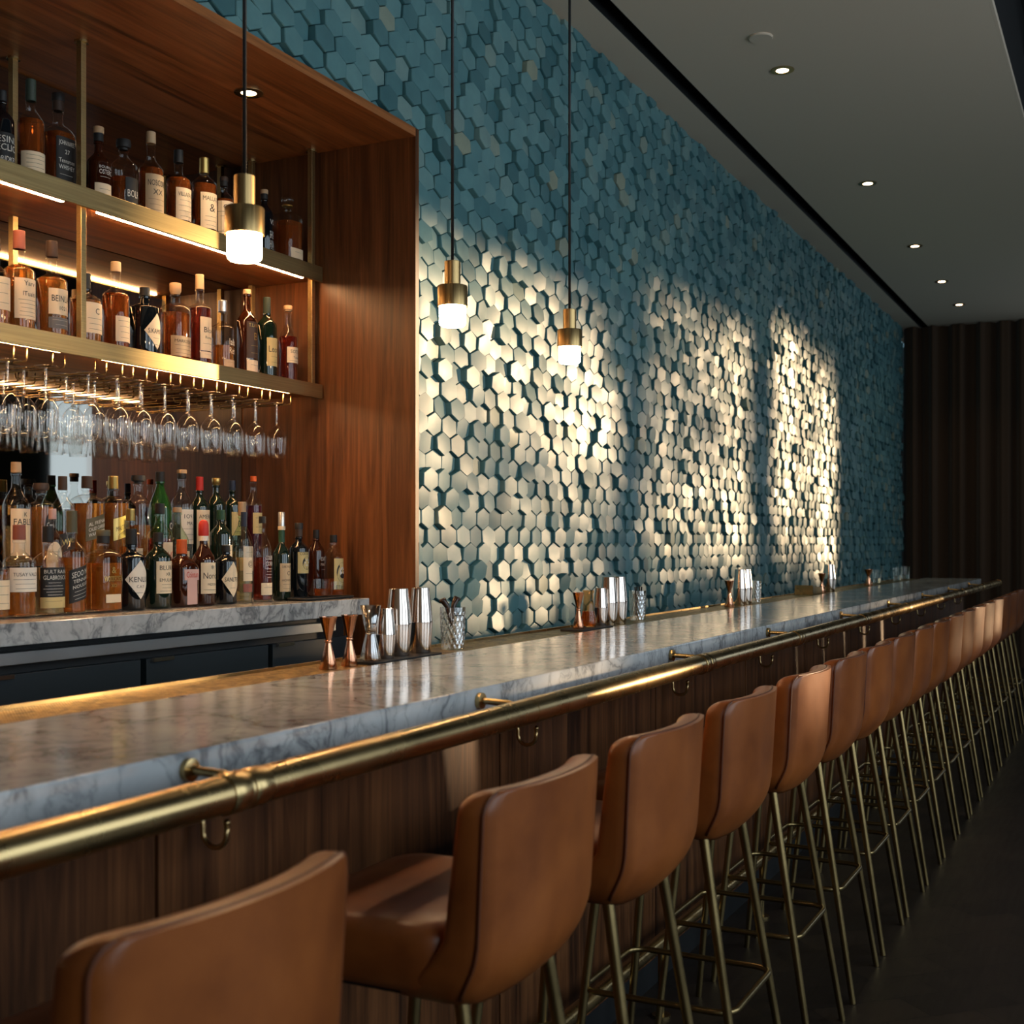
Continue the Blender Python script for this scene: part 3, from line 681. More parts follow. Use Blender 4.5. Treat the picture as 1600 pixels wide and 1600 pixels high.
B['A7'] = (2, 'clear', 'deep', .64, ('cap', 'black'), [('rect', .10, .50, -.05, .95, 'cream', 'ink', [('VILLAPAGE', .8, .13)], 4)], 'amber bottle with black cap and cream label lettered VILLAPAGE')
B['A8'] = (2, 'clear', 'deep', .66, ('foil', 'gold'), [('rect', .10, .54, -.1, 1.0, 'cream', 'ink', [('MALLATE', .84, .12), ('&', .58, .22)], 3)], 'amber bottle with gold neck foil and cream label')
B['A9'] = (2, 'clear', 'deep', .66, ('cap2', 'dkbrown'), [('grid', .04, .62, -.2, 1.3, 'cream', 'ink', [('OSK', .85, .12)], 2)], 'small round-shouldered bottle with a ruled cream label, left of the pendant')
B['A10'] = (2, 'dark', None, 0, ('cap2', 'cork'), [('print', .06, .60, .15, .5, None, 'wink', [('VS', .85, .14), ('BHUIE', .5, .2), ('HUNII', .25, .2)], 1)], 'dark bottle with white upright lettering partly behind the nearest pendant')
B['A11'] = (4, 'clear', 'deep', .60, ('ball', 'clear'), [('rect', .08, .22, .1, .75, 'cream', 'ink', [], 1)], 'square dark decanter with round glass stopper at the right end of the upper shelf')
B['B0'] = (2, 'clear', 'amber', .56, ('cap', 'dkbrown'), [('rect', .2, .56, -.2, 1.2, 'cream', 'ink', [], 3)], 'amber bottle with cream label cut by the left edge of the picture, lower shelf')
B['B1'] = (2, 'clear', 'amber', .66, ('cap', 'redbrown'), [('rect', .13, .52, .0, 1.0, 'cream', 'ink', [('Yarv', .88, .12), ('lTualti', .62, .11)], 5)], 'amber bottle with long brown stopper and cream label, leftmost whole bottle on the lower shelf')
B['B2'] = (2, 'clear', 'amber', .62, ('cap', 'dkbrown'), [('rect', .24, .50, .0, 1.0, 'cream', 'ink', [('BEINLAE', .62, .24), ('1021', .25, .15)], 0), ('rect', .10, .21, .0, 1.0, 'grey', 'wink', [], 2)], 'amber bottle with a cream label lettered BEINLAE over a grey band')
B['B3'] = (2, 'clear', 'amber', .62, ('cap', 'black'), [('rect', .16, .58, .1, .85, 'cream', 'ink', [('C', .72, .2)], 3)], 'wide amber bottle with black cap behind the front left brass post')
B['B4'] = (2, 'clear', 'deep', .64, ('cap', 'tan'), [('rect', .10, .38, .05, .85, 'cream', 'ink', [], 4)], 'tall-necked dark amber bottle with a small low cream label')
B['B5'] = (2, 'dark', None, 0, ('cap', 'black'), [('diamond', .10, .62, .1, .95, 'cream', 'ink', [('S.KAMITA', .5, .13)], 2)], 'squat black bottle with a cream diamond label on the lower shelf')
B['B6'] = (3, 'clear', 'deep', .62, ('cork', 'cork'), [('rect', .07, .32, -.1, 1.1, 'tan', 'ink', [('MARKOSER', .75, .16)], 3)], 'square-shouldered amber bottle with fat cork stopper and a low tan label')
B['B7'] = (2, 'clear', 'red', .63, ('cap', 'tan'), [('rect', .17, .53, .05, .9, 'cream', 'ink', [('Bloe', .62, .16), ('Rumae', .4, .08)], 1), ('rect', .09, .16, .05, .9, 'cream', 'ink', [], 1)], 'tall reddish bottle with tan cap and pale label lettered Bloe')
B['B8'] = (2, 'clear', 'amber', .36, ('cap', 'silver'), [('rect', .06, .16, .1, .9, 'tan', 'ink', [], 1), ('print', .2, .5, .25, .7, None, 'cream', [('Ialsk', .7, .3), ('Rerla', .3, .3)], 0)], 'half-empty clear bottle with tall neck on the lower shelf')
B['B9'] = (2, 'brown', None, 0, ('none', 'tan'), [('rect', .20, .62, .1, 1.0, 'dkbrown', 'gold', [('T.LARNIE', .9, .1), ('B', .6, .2)], 2), ('rect', .03, .18, .1, 1.0, 'cream', 'ink', [], 1)], 'slender near-black bottle with long neck on the lower shelf')
B['B10'] = (2, 'dgreen', None, 0, ('foil', 'dkgreen'), [('rect', .16, .50, .1, 1.0, 'yellow', 'ink', [('Leone', .6, .22)], 2)], 'dark green wine-shaped bottle with grey foil and yellowed label')
B['B11'] = (2, 'clear', 'red', .60, ('cork', 'cork'), [('rect', .26, .46, .1, 1.1, 'cream', 'ink', [('SOTISE', .72, .22), ('Tumes', .35, .14)], 1)], 'amber-red bottle with pale cork at the right end of the lower shelf')
B['F0'] = (2, 'clear', 'amber', .46, ('cap', 'black'), [('rect', .1, .4, -.2, 1.2, 'cream', 'ink', [], 3)], 'amber bottle half cut by the left edge of the picture on the marble counter')
B['F1'] = (2, 'clear', 'orange', .52, ('cap', 'redbrown'), [('rect', .28, .54, -.2, 1.15, 'white', 'ink', [('TUSAY VALDO', .72, .15)], 3)], 'light amber bottle with red-brown cap and white label lettered TUSAY VALDO')
B['F2'] = (3, 'clear', 'pale', .54, ('cap', 'black'), [('rect', .21, .54, -.1, 1.1, 'black', 'wink', [('BULT RAIN', .86, .12), ('GLABROSCO', .66, .14)], 5), ('rect', .09, .21, -.1, 1.1, 'yellow', 'ink', [], 1)], 'pale gold bottle with black cap and black GLABROSCO label')
B['F3'] = (2, 'clear', 'orange', .55, ('foil', 'olive'), [('slant', .14, .46, .05, .95, 'black', 'wink', [('SEOO MA', .82, .17), ('TENNAR', .62, .1), ('NOUDEK', .45, .1)], 3)], 'bright orange-amber bottle with tall olive cap and slanted black label')
B['F4'] = (4, 'clear', 'orange', .60, ('cap2', 'olive'), [('print', .30, .56, -.05, .8, None, 'gold', [('&', .82, .3), ('WOODFOSER', .42, .26), ('XO', .1, .16)], 0), ('rect', .12, .22, -.05, .55, 'cream', 'ink', [], 0)], 'square flask-like whiskey bottle with gold printing and small cream label')
B['F5'] = (2, 'dark', None, 0, ('cap', 'black'), [('diamond', .14, .62, -.1, 1.1, 'white', 'ink', [('KENLUI', .5, .13), ('C.A.Y', .32, .07)], 1)], 'squat black bottle with white diamond label lettered KENLUI')
B['F6'] = (2, 'dgreen', None, 0, ('foil', 'black'), [('rect', .20, .62, .0, .95, 'cream', 'ink', [('BLURA', .8, .14), ('XR', .6, .1), ('EMULARE', .42, .1)], 3)], 'dark green bottle with black cap and cream BLURA label')
B['F7'] = (5, 'brown', None, 0, ('cap', 'orange'), [('rect', .40, .56, .0, .7, 'pink', 'red', [('Cointun', .5, .55)], 0), ('rect', .04, .40, .0, .5, 'pink', 'redbrown', [], 0)], 'square brown bottle with orange cap and tall pink label')
B['F8'] = (2, 'brown', None, 0, ('dome', 'red'), [('rect', .14, .50, .0, 1.05, 'cream', 'ink', [('*', .85, .14), ('Norico', .58, .2), ('MEZCEA', .3, .07)], 2)], 'dark bottle with a domed red wax cap and cream Norico label')
B['F9'] = (2, 'dark', None, 0, ('cap', 'black'), [('diamond', .12, .72, -.1, 1.1, 'cream', 'ink', [('SANLTEO', .5, .12)], 1)], 'short black bottle with cream diamond label lettered SANLTEO')
B['F10'] = (2, 'clear', 'pale', .50, ('cap', 'navy'), [('rect', .24, .50, .05, 1.0, 'cream', 'brown', [('@', .72, .3)], 1), ('rect', .12, .21, .05, 1.0, 'redbrown', 'ink', [], 1)], 'slim pale bottle with dark cap and a cream picture label over a red band')
B['F11'] = (2, 'clear', 'red', .52, ('cap', 'black'), [('print', .26, .56, .1, .8, None, 'wink', [('COLBERT', .85, .16), ('CORBO', .62, .16)], 4), ('rect', .08, .22, .0, 1.0, 'cream', 'ink', [], 1)], 'amber-red bottle with white COLBERT CORBO print and low white label')
B['F12'] = (2, 'dgreen', None, 0, ('silver2', 'silver'), [('rect', .10, .42, .0, 1.1, 'tan', 'ink', [('OAK MASSHERE', .88, .09), ('O', .65, .16), ('HOMMARD', .4, .08)], 2)], 'green-necked bottle with silver capsule and tan label')
B['F13'] = (2, 'dark', None, 0, ('cap2', 'black'), [('emblem', .34, .62, .0, 1.1, 'yellow', 'black', [('COCKTAIL', .92, .14)], 0)], 'dark bottle with a round black emblem on a yellow label')
B['F14'] = (2, 'brown', None, 0, ('cap', 'black'), [('print', .34, .62, .15, .7, None, 'wink', [('ESATE', .8, .2), ('MARKE', .5, .16)], 1)], 'small dark bottle with white print behind the tumblers')
B['F15'] = (2, 'clear', 'deep', .30, ('cap', 'black'), [('portrait', .12, .62, .1, 1.0, 'yellow', 'black', [('ETINGE', .08, .12)], 0)], 'bottle with a bearded portrait on a yellow label at the right end of the counter')
B['M1'] = (2, 'clear', 'amber', .6, ('cap', 'pink'), [('oval', .3, .68, -.5, .9, 'cream', 'ink', [], 2)], 'slim bottle with pinkish capsule standing behind the black GLABROSCO bottle')
B['M2'] = (2, 'clear', 'amber', .62, ('foil', 'gold'), [('rect', .42, .60, .2, .6, 'cream', 'ink', [], 3)], 'amber bottle with gold foil behind the KENLUI bottle')
B['M3'] = (2, 'clear', 'red', .66, ('cap', 'black'), [('rect', .32, .62, .3, .8, 'cream', 'red', [('BLAZE', .55, .3)], 1)], 'red liquid bottle with red lettering on cream behind the BLURA bottle')
B['M4'] = (2, 'gclear', 'water', .5, ('cap', 'cork'), [('rect', .25, .55, .1, .8, 'cream', 'ink', [], 3)], 'greenish clear bottle with cork and white neck behind the orange-capped bottle')
B['M5'] = (2, 'dgreen', None, 0, ('foil', 'green'), [('rect', .38, .62, .1, .8, 'cream', 'ink', [], 2)], 'dark bottle with green foil behind the short SANLTEO bottle')
B['M6'] = (2, 'gclear', 'pale', .5, ('cap', 'cork'), [('rect', .3, .55, .1, .9, 'cream', 'ink', [], 2)], 'pale bottle with tall tan capsule behind the slim picture-label bottle')
B['K1'] = (2, 'clear', 'pale', .40, ('cap', 'cork'), [('rect', .12, .56, .0, 1.15, 'cream', 'ink', [('K', .88, .09), ('FABLES', .72, .13)], 0)], 'tall clear bottle with cream label lettered FABLES at the left of the back row')
B['K2'] = (2, 'clear', 'amber', .72, ('disc', 'dkbrown'), [('oval', .35, .66, .2, .6, 'black', 'wink', [('Carde', .5, .2)], 1)], 'amber decanter with dark round stopper in the back row')
B['K3'] = (2, 'clear', 'deep', .40, ('cap', 'dkbrown'), [('slant', .20, .40, .1, 1.1, 'black', 'gold', [('WALER', .5, .3)], 0)], 'clear sloping bottle with dark brown cap in front of the bright reflection')
B['K4'] = (4, 'clear', 'amber', .70, ('cap', 'dkbrown'), [('slant', .32, .56, .1, .9, 'olive', 'wink', [('AL. FRIENAL', .72, .16), ('CALED CARREN', .48, .16), ('WAR 1PVECK', .24, .16)], 0)], 'square amber whisky bottle with black cap and slanted olive label')
B['K5'] = (4, 'clear', 'amber', .70, ('foil', 'gold'), [('slant', .32, .56, .1, .9, 'gold', 'ink', [('MALT LABEL', .5, .2)], 0)], 'square amber whisky bottle with gold neck and slanted gold label')
B['K6'] = (2, 'clear', 'amber', .45, ('disc', 'black'), [], 'clear decanter with flared neck and small black stopper in the back row')
B['K7'] = (2, 'bgreen', None, 0, ('foil', 'black'), [('oval', .36, .48, .35, .3, 'black', 'wink', [('O', .5, .6)], 0)], 'bright green bottle with black foil in the back row')
B['K8'] = (2, 'clear', 'water', .60, ('cap2', 'cork'), [('rect', .22, .58, .1, 1.0, 'white', 'ink', [('1O9 O', .8, .12), ('MAL', .6, .1)], 3)], 'clear bottle with cork and white label right of the green bottle')
B['K9'] = (2, 'dgreen', None, 0, ('foil', 'red'), [('rect', .12, .62, .0, 1.1, 'cream', 'ink', [('AMERIO', .85, .09)], 1)], 'dark bottle with bright red foil and large cream label')
B['K10'] = (2, 'dgreen', None, 0, ('cork', 'gold'), [('print', .2, .55, .1, .8, None, 'wink', [('BRX', .8, .1)], 2)], 'dark green bottle with gold stopper in the back row')
B['K11'] = (2, 'dgreen', None, 0, ('foil', 'navy'), [('rect', .34, .62, .1, 1.0, 'yellow', 'ink', [('0', .5, .3)], 1)], 'dark bottle with navy foil and yellowed label in the back row')
B['K12'] = (2, 'clear', 'purple', .66, ('cap', 'orange'), [('rect', .34, .58, .1, 1.0, 'yellow', 'ink', [], 2)], 'plum-coloured bottle with orange cap at the right end of the back row')

make_texts(sorted({t_[0] for b in B.values() for l in b[5] for t_ in l[7]}))

def surf(R, ex, a, z, off):
    A = -pi / 2 + a; q = R * sr(A, ex) + off; return (q * cos(A), q * sin(A), z)
def label_patch(root, R, ex, H, L, nm):
    form, z0, z1, ac, aw, pc, ink, texts, lines = L
    z0 *= H; z1 *= H; zc, hh = (z0 + z1) / 2, (z1 - z0) / 2
    par = root
    slope = .30 if form == 'slant' else 0
    def edge(u):
        if form == 'diamond': k = max(.0, 1 - abs(u)); return zc + hh * k, zc - hh * k
        if form == 'oval': k = sqrt(max(0, 1 - u * u)); return zc + hh * k, zc - hh * k
        sh = slope * u * aw * R
        return z1 + sh, z0 + sh
    if pc:
        n = 24; v = []; f = []
        for i in range(n + 1):
            u = -1 + 2 * i / n; a = ac + u * aw; zt_, zb_ = edge(u)
            for off in (.0011, .0004):
                v += [surf(R, ex, a, zb_, off), surf(R, ex, a, zt_, off)]
        for i in range(n):
            a, b = i * 4, i * 4 + 4
            f += [(a, b, b + 1, a + 1), (a + 2, a + 3, b + 3, b + 2), (a, a + 2, b + 2, b), (a + 1, b + 1, b + 3, a + 3)]
        f += [(0, 1, 3, 2), (n * 4, n * 4 + 2, n * 4 + 3, n * 4 + 1)]
        par = MB().add(v, f).build('paper_label', paper(pc), root, smooth=True, sharp=40)
    c = MB(); O = .0016
    Wd = 2 * aw * R
    def place(v2, polys, cx, cz, w, h):
        c.add([surf(R, ex, ac + (cx + (p[0] - .5) * w) / R, cz + (p[1] - .5) * h + slope * (cx + (p[0] - .5) * w), O) for p in v2], polys)
    for s, zr, hr in texts:
        v2, polys, asp = TXT[s]; h = hr * 2 * hh
        w = min(h * asp * .95, Wd * (.80 if form != 'diamond' else .74)); place(v2, polys, 0, z0 + zr * 2 * hh, w, h)
    def quad(x0, x1, za, zb):
        k = max(1, int((x1 - x0) / .006))
        for i in range(k):
            a, b = x0 + (x1 - x0) * i / k, x0 + (x1 - x0) * (i + 1) / k
            c.add([surf(R, ex, ac + a / R, za + slope * a, O), surf(R, ex, ac + b / R, za + slope * b, O), surf(R, ex, ac + b / R, zb + slope * b, O), surf(R, ex, ac + a / R, zb + slope * a, O)], [(0, 1, 2, 3)])
    rnd = random.Random(len(c.v) + int(z0 * 1e4))
    low = min([t_[1] - t_[2] * .8 for t_ in texts], default=.92)
    for i in range(lines):
        zz = z0 + 2 * hh * (low - .04) * (i + .7) / lines if low > .25 else z0 + 2 * hh * .12
        w = Wd * rnd.uniform(.26, .40) * (1 if form != 'diamond' else .45)
        quad(-w, w * rnd.uniform(.6, 1), zz, zz + min(.0009, hh * .04))
    def disc(cx, cz, rx, rz, target, off):
        n = 20; target.add([surf(R, ex, ac + (cx + rx * cos(2 * pi * j / n)) / R, cz + rz * sin(2 * pi * j / n), off) for j in range(n)], [tuple(range(n))])
    if form == 'grid':
        for k in (-.35, .35): quad(k * Wd - .0008, k * Wd + .0008, z0, z1)
        for k in (.22, .72): quad(-Wd / 2, Wd / 2, z0 + 2 * hh * k, z0 + 2 * hh * k + .0012)
    if form == 'emblem':
        disc(0, zc - hh * .05, hh * .52, hh * .62, c, O)
        d = MB()
        for q in range(6):
            disc(hh * .25 * cos(q * pi / 3), zc + hh * .28 * sin(q * pi / 3), hh * .07, hh * .09, d, O + .0008)
        d.build('emblem', paper('wink'), root)
    if form == 'portrait':
        disc(0, zc + hh * .10, hh * .46, hh * .66, c, O)
        d = MB(); disc(0, zc + hh * .12, hh * .26, hh * .34, d, O + .0008); d.build('portrait_face', paper('wink'), root)
        d = MB()
        for sx in (-1, 1): disc(sx * hh * .11, zc + hh * .2, hh * .06, hh * .04, d, O + .0016)
        disc(0, zc - hh * .12, hh * .22, hh * .16, d, O + .0016); d.build('portrait_beard', paper('black'), root)
    if c.v: c.build('lettering', paper(ink), par)

ROWN = {'A': 'bottles on the upper shelf', 'B': 'bottles on the lower shelf', 'F': 'front row bottles on the marble counter', 'M': 'middle row bottles on the marble counter', 'K': 'back row bottles on the riser'}
def bottle(k):
    x, y, z, R, H, fs, fn, fc = BT[k]; ex, gl, lq, fill, (ck, cc), labels, desc = B[k]
    e = empty('bottle', desc, 'bottle', (x, y, z), random.uniform(-.06, .06), ROWN[k[0]])
    rn = min(.0165, R * .36)
    zs, zn, zc = fs * H, fn * H, fc * H
    if ck in ('disc', 'ball'): rn = min(.015, R * .42)
    def prof(k_, bot, inset):
        p = [(R * .80 * k_, bot), (R * .95 * k_, bot + .002), (R * k_ - inset, bot + .008), (R * k_ - inset, zs)]
        rr = R * k_ - inset; rq = rn * k_ - inset * .5
        for i in range(1, 8):
            t_ = i / 7
            if ex > 2.5: q = 1 - t_ ** 2.4          # broad square shoulder
            else: q = (1 + cos(pi * t_)) / 2 * .55 + .45 * (1 - t_ ** 2)
            p.append((rq + (rr - rq) * q, zs + (zn - zs) * t_))
        return p, rq
    p, rq = prof(1, 0, 0)
    p += [(rn * .94, zn + (zc - zn) * .35), (rn * .90, zc - .010), (rn * 1.12, zc - .008), (rn * 1.12, zc - .002), (rn * .9, zc)]
    n = 40 if ex > 2 else 32
    # square section fades to round in the neck
    def lathe(pr):
        c = MB(); RR = []
        for r, zz in pr:
            w = 1 if zz <= zs else max(0, 1 - (zz - zs) / max(1e-4, (zn - zs)))
            RR.append([((r * (1 + (sr(2 * pi * j / n, ex) - 1) * w)) * cos(2 * pi * j / n), (r * (1 + (sr(2 * pi * j / n, ex) - 1) * w)) * sin(2 * pi * j / n), zz) for j in range(n)])
        return c.rings(RR)
    lathe(p).build('glass', GL[gl], e, smooth=True, sharp=55)
    if lq:
        q, _ = prof(1, .006, .0022); fz = fill * H; out = [a for a in q if a[1] < fz]
        nx = [a for a in q if a[1] >= fz]
        if nx:
            a, b = out[-1], nx[0]; t_ = (fz - a[1]) / max(1e-6, b[1] - a[1]); out.append((a[0] + (b[0] - a[0]) * t_, fz))
        else: out.append((q[-1][0], fz))
        lathe(out).build('liquid', LQ[lq], e, smooth=True, sharp=55)
    r = rn
    cm = paper(cc) if cc != 'clear' else GL['clear']
    def cap(pr, name='cap', mt=cm, par=e): return MB().lathe(pr, 24).build(name, mt, par, smooth=True, sharp=40)
    if ck in ('cap', 'foil'):
        zl = zc if ck == 'cap' else zc - .004
        cap([(r * 1.06, zl), (r * 1.10, zl + .002), (r * 1.06, H - .004), (r * 1.08, H - .003), (r * 1.02, H)], 'cap' if ck == 'cap' else 'foil')
    elif ck == 'cap2':
        zm = zc + (H - zc) * .55
        cap([(r * 1.12, zc), (r * 1.12, zm)], 'capsule', paper('black') if cc != 'black' else paper('dkbrown')); cap([(r * 1.22, zm), (r * 1.25, zm + .002), (r * 1.25, H - .002), (r * 1.15, H)])
    elif ck == 'cork':
        cap([(r * .95, zc), (r * 1.0, zc + .004), (r * 1.22, zc + (H - zc) * .3), (r * 1.25, H - .003), (r * 1.15, H)], 'cork_stopper')
    elif ck == 'disc':
        cap([(r * .9, zc), (r * .95, zc + .006), (r * 1.5, zc + .008), (r * 1.65, zc + (H - zc) * .6), (r * 1.5, H)], 'stopper')
    elif ck == 'ball':
        h = (H - zc) / 2
        cap([(r * .9, zc - .002)] + [(max(.001, 1.15 * h * cos(a)), zc + h + h * sin(a)) for a in np.linspace(-1.1, pi / 2, 9)], 'stopper')
        cap([(r * 1.35, zc - .004), (r * 1.45, zc - .001), (r * 1.35, zc + .002)], 'collar', paper('gold'))
    elif ck == 'dome':
        cap([(r * 1.15, zc), (r * 1.25, zc + .004), (r * 1.2, H - .016), (r * .95, H - .006), (r * .4, H)], 'wax_cap'); cap([(r * 1.14, zc - .016), (r * 1.14, zc)], 'neck_band', paper('white'))
    elif ck == 'silver2':
        cap([(r * 1.06, zc), (r * 1.06, H - .002), (r * .95, H)], 'capsule'); cap([(r * 1.2, zc - .014), (r * 1.2, zc)], 'neck_band', paper('cream')); cap([(r * 1.02, zn + .006), (r * 1.02, zc - .014)], 'neck_foil', paper('green'))
    elif ck == 'none':
        cap([(r * 1.1, zc), (r * 1.1, H)], 'cap')
    for L in labels: label_patch(e, R, ex, H, L, k)
for k in BT: bottle(k)

# two short tumblers on a black tray at the right end of the back counter
ty = empty('serving_tray', 'low black tray at the right end of the back counter', 'tray', (3.80, 2.70, 1.196))
MB().rings([[(x, y, z) for x, y in rrect(.165 + k, .05 + k, .035, 6)] for z, k in ((0, -.01), (.004, 0))]).build('base', M['rubber'], ty)
MB().tube([(x, y, .007) for x, y in rrect(.163, .048, .035, 6)], .003, 8, closed=True).build('lip', M['rubber'], ty, smooth=True)
def tumbler(loc, label, r, h, group=None):
    e = empty('tumbler', label, 'glass', loc, 0, group)
    MB().lathe([(r * .9, 0), (r * .92, .002), (r, h), (r * .94, h), (r * .86, .010), (.002, .009)], 32, cap1=True).build('body', GL['clear'], e, smooth=True, sharp=50)
    MB().lathe([(r * .84, .0095), (r * .86, .014), (r * .9, h * .5)], 28).build('drink', LQ['deep'], e, smooth=True, sharp=50); return e
tumbler((3.80, 2.70, 1.2005), 'small tumbler standing left on the black tray', .030, .07)
tumbler((3.905, 2.70, 1.2005), 'small tumbler standing right on the black tray', .026, .058)

# ------------------------------------------------------------------ bar tools
def jigger(loc, label, h, r, mt, group):
    e = empty('jigger', label, 'jigger', loc, 0, group); m_ = h * .53
    MB().lathe([(r * .95, 0), (r, .003), (r * .30, m_ - .004), (r * .30, m_)], 32).build('lower_cup', mt, e, smooth=True, sharp=50)
    MB().lathe([(r * .30, m_), (r * .32, m_ + .004), (r * .94, h - .003), (r * .99, h - .002), (r * .99, h), (r * .88, h), (r * .25, m_ + .008)], 32).build('upper_cup', mt, e, smooth=True, sharp=50)
    MB().lathe([(r * .30, m_ - .004), (r * .40, m_ - .002), (r * .40, m_ + .002), (r * .30, m_ + .004)], 24).build('band', mt, e, smooth=True); return e
def shaker(loc, label, h, r, group):
    e = empty('shaker_tin', label, 'shaker', loc, 0, group); m_ = h * .46
    MB().lathe([(r * .82, 0), (r * .86, .003), (r * .86, .012), (r * .87, .0135), (r, m_)], 40).build('lower_tin', M['steel'], e, smooth=True, sharp=40)
    MB().lathe([(r * 1.0, m_), (r * 1.012, m_ + .002), (r * .99, m_ + .006), (r * .92, m_ + (h - m_) * .4), (r * .76, h - .012), (r * .755, h - .009), (r * .74, h - .001), (r * .70, h)], 40).build('upper_tin', M['steel'], e, smooth=True, sharp=40); return e
def crystal(loc, label, h, r):
    e = empty('cut_glass_tumbler', label, 'glass', loc, 0, 'cut glass tumblers on the bar')
    rf = lambda a, z: 1 + .03 * (abs(sin(7 * a + 95 * z)) - .5) + .03 * (abs(sin(7 * a - 95 * z)) - .5)
    zs = np.linspace(.004, h * .9, 26)
    pr = [(r * .86, 0)] + [(r * (.88 + .12 * z / h), z) for z in zs] + [(r * .99, h)]
    MB().lathe(pr, 84, rf=lambda a, z: rf(a, z) if z < h * .88 else 1, cap1=False).build('cut_body', GLC, e, smooth=False)
    MB().lathe([(r * .93, h), (r * .90, h * .8), (r * .80, .02), (.002, .018)], 32, cap0=False).build('inner_wall', GL['wine'], e, smooth=True)
    return e
GLC = thin_glass('cut_crystal', (.78, .72, .62), .7, .34, .12)
G1, G2, G3 = 'jiggers standing on the bar', 'steel shakers standing on the bar', 'cut glass'
Z = 1.0945
jigger((2.52, 1.77, Z), 'copper jigger standing alone at the left of the bar tools', .128, .0225, M['copper'], G1)
jigger((2.612, 1.77, Z), 'copper jigger just left of the glass mixing jigger', .128, .0215, M['copper'], G1)
tag(MB().rings([[(x, y, z) for x, y in rrect(.17, .052, .02, 4)] for z in (0, .006)]).build('bar_mat', M['rubber'], loc=(2.83, 1.77, 1.0945)), 'dark rubber mat under the nearest group of shakers', 'mat')
Z2 = 1.1007
e = empty('glass_jigger', 'clear glass double jigger with amber base beside the shortest near shaker', 'jigger', (2.70, 1.765, Z2), 0, G1)
MB().lathe([(.027, 0), (.028, .003), (.013, .068), (.012, .072)], 30).build('lower_cup', GLC, e, smooth=True)
MB().lathe([(.012, .072), (.014, .078), (.027, .142), (.0245, .142), (.010, .08)], 30).build('upper_cup', GLC, e, smooth=True)
MB().lathe([(.016, .004), (.014, .03), (.009, .055)], 24).build('amber_fill', LQ['amber'], e, smooth=True)
shaker((2.770, 1.765, Z2), 'short steel shaker in the nearest group', .132, .0275, G2)
shaker((2.852, 1.775, Z2), 'tall steel shaker, left of the two tall ones in the nearest group', .180, .0345, G2)
shaker((2.958, 1.77, Z2), 'tall steel shaker, right of the two tall ones in the nearest group', .180, .0335, G2)
crystal((3.165, 1.785, Z), 'cut-glass tumbler holding dark garnish right of the nearest shakers', .122, .0375)
def garnish(loc, label, ang, tilt):
    pts = [(0, 0, 0), (.004, 0, .03), (.010, 0, .06), (.022, 0, .078), (.034, 0, .076)]
    o = MB().tube(pts, [.003, .005, .008, .010, .004], 10).build('garnish_peel', mat('dark_dried_peel', (.03, .012, .008), .25), smooth=True)
    o.location = loc; o.rotation_euler = (tilt, 0, ang); tag(o, label, 'garnish', 'dark garnish in the near cut-glass tumbler')
garnish((3.155, 1.785, Z + .065), 'dark curled garnish leaning left out of the near cut-glass tumbler', 2.6, .1)
garnish((3.17, 1.79, Z + .068), 'dark curled garnish leaning right out of the near cut-glass tumbler', -.4, -.1)
# second group
tag(MB().rings([[(x, y, z) for x, y in rrect(.14, .05, .02, 4)] for z in (0, .006)]).build('bar_mat', M['rubber'], loc=(4.13, 1.775, 1.0945)), 'dark rubber mat under the second group of bar tools', 'mat')
jigger((4.05, 1.775, Z2), 'copper jigger at the left of the second group of bar tools', .128, .021, M['copper'], G1)
e = empty('bitters_bottle', 'small glass bitters bottle with amber contents beside the second group jigger', 'bottle', (4.165, 1.785, Z2))
MB().lathe([(.027, 0), (.028, .003), (.028, .03), (.020, .07), (.018, .12), (.021, .124), (.021, .132)], 30).build('glass', GL['amberg'], e, smooth=True, sharp=50)
MB().lathe([(.025, .004), (.026, .008), (.0258, .03), (.021, .056)], 26).build('bitters', LQ['amber'], e, smooth=True, sharp=50)
shaker((4.252, 1.775, Z2), 'short steel shaker in the second group', .138, .0275, G2)
shaker((4.345, 1.78, Z), 'tall steel shaker, left of the pair in the second group', .182, .034, G2)
shaker((4.432, 1.775, Z), 'tall steel shaker, right of the pair in the second group', .182, .034, G2)
crystal((4.70, 1.80, Z), 'cut-glass tumbler with short straws at the second group', .118, .0345)
for i, (dx, dy, a) in enumerate(((-.012, 0, .15), (.0, .006, -.05), (.012, -.004, -.2), (.004, -.008, .05))):
    o = MB().tube([(0, 0, 0), (0, 0, .115)], .003, 8).build('straw', M['black'], smooth=True); o.location = (4.70 + dx, 1.80 + dy, Z + .02); o.rotation_euler = (0, -a, 0)
    tag(o, 'short black straw in the cut-glass tumbler, %s from the left' % NTH[i], 'straw', 'black straws in the second cut-glass tumbler')
# third group
jigger((5.90, 1.785, Z), 'copper jigger at the third group of bar tools', .128, .024, M['copper'], G1)
shaker((6.05, 1.775, Z), 'tall steel shaker, left of the pair in the third group', .180, .034, G2)
shaker((6.15, 1.775, Z), 'tall steel shaker, right of the pair in the third group', .180, .034, G2)
crystal((6.42, 1.80, Z), 'cut-glass tumbler at the third group of bar tools', .112, .030)
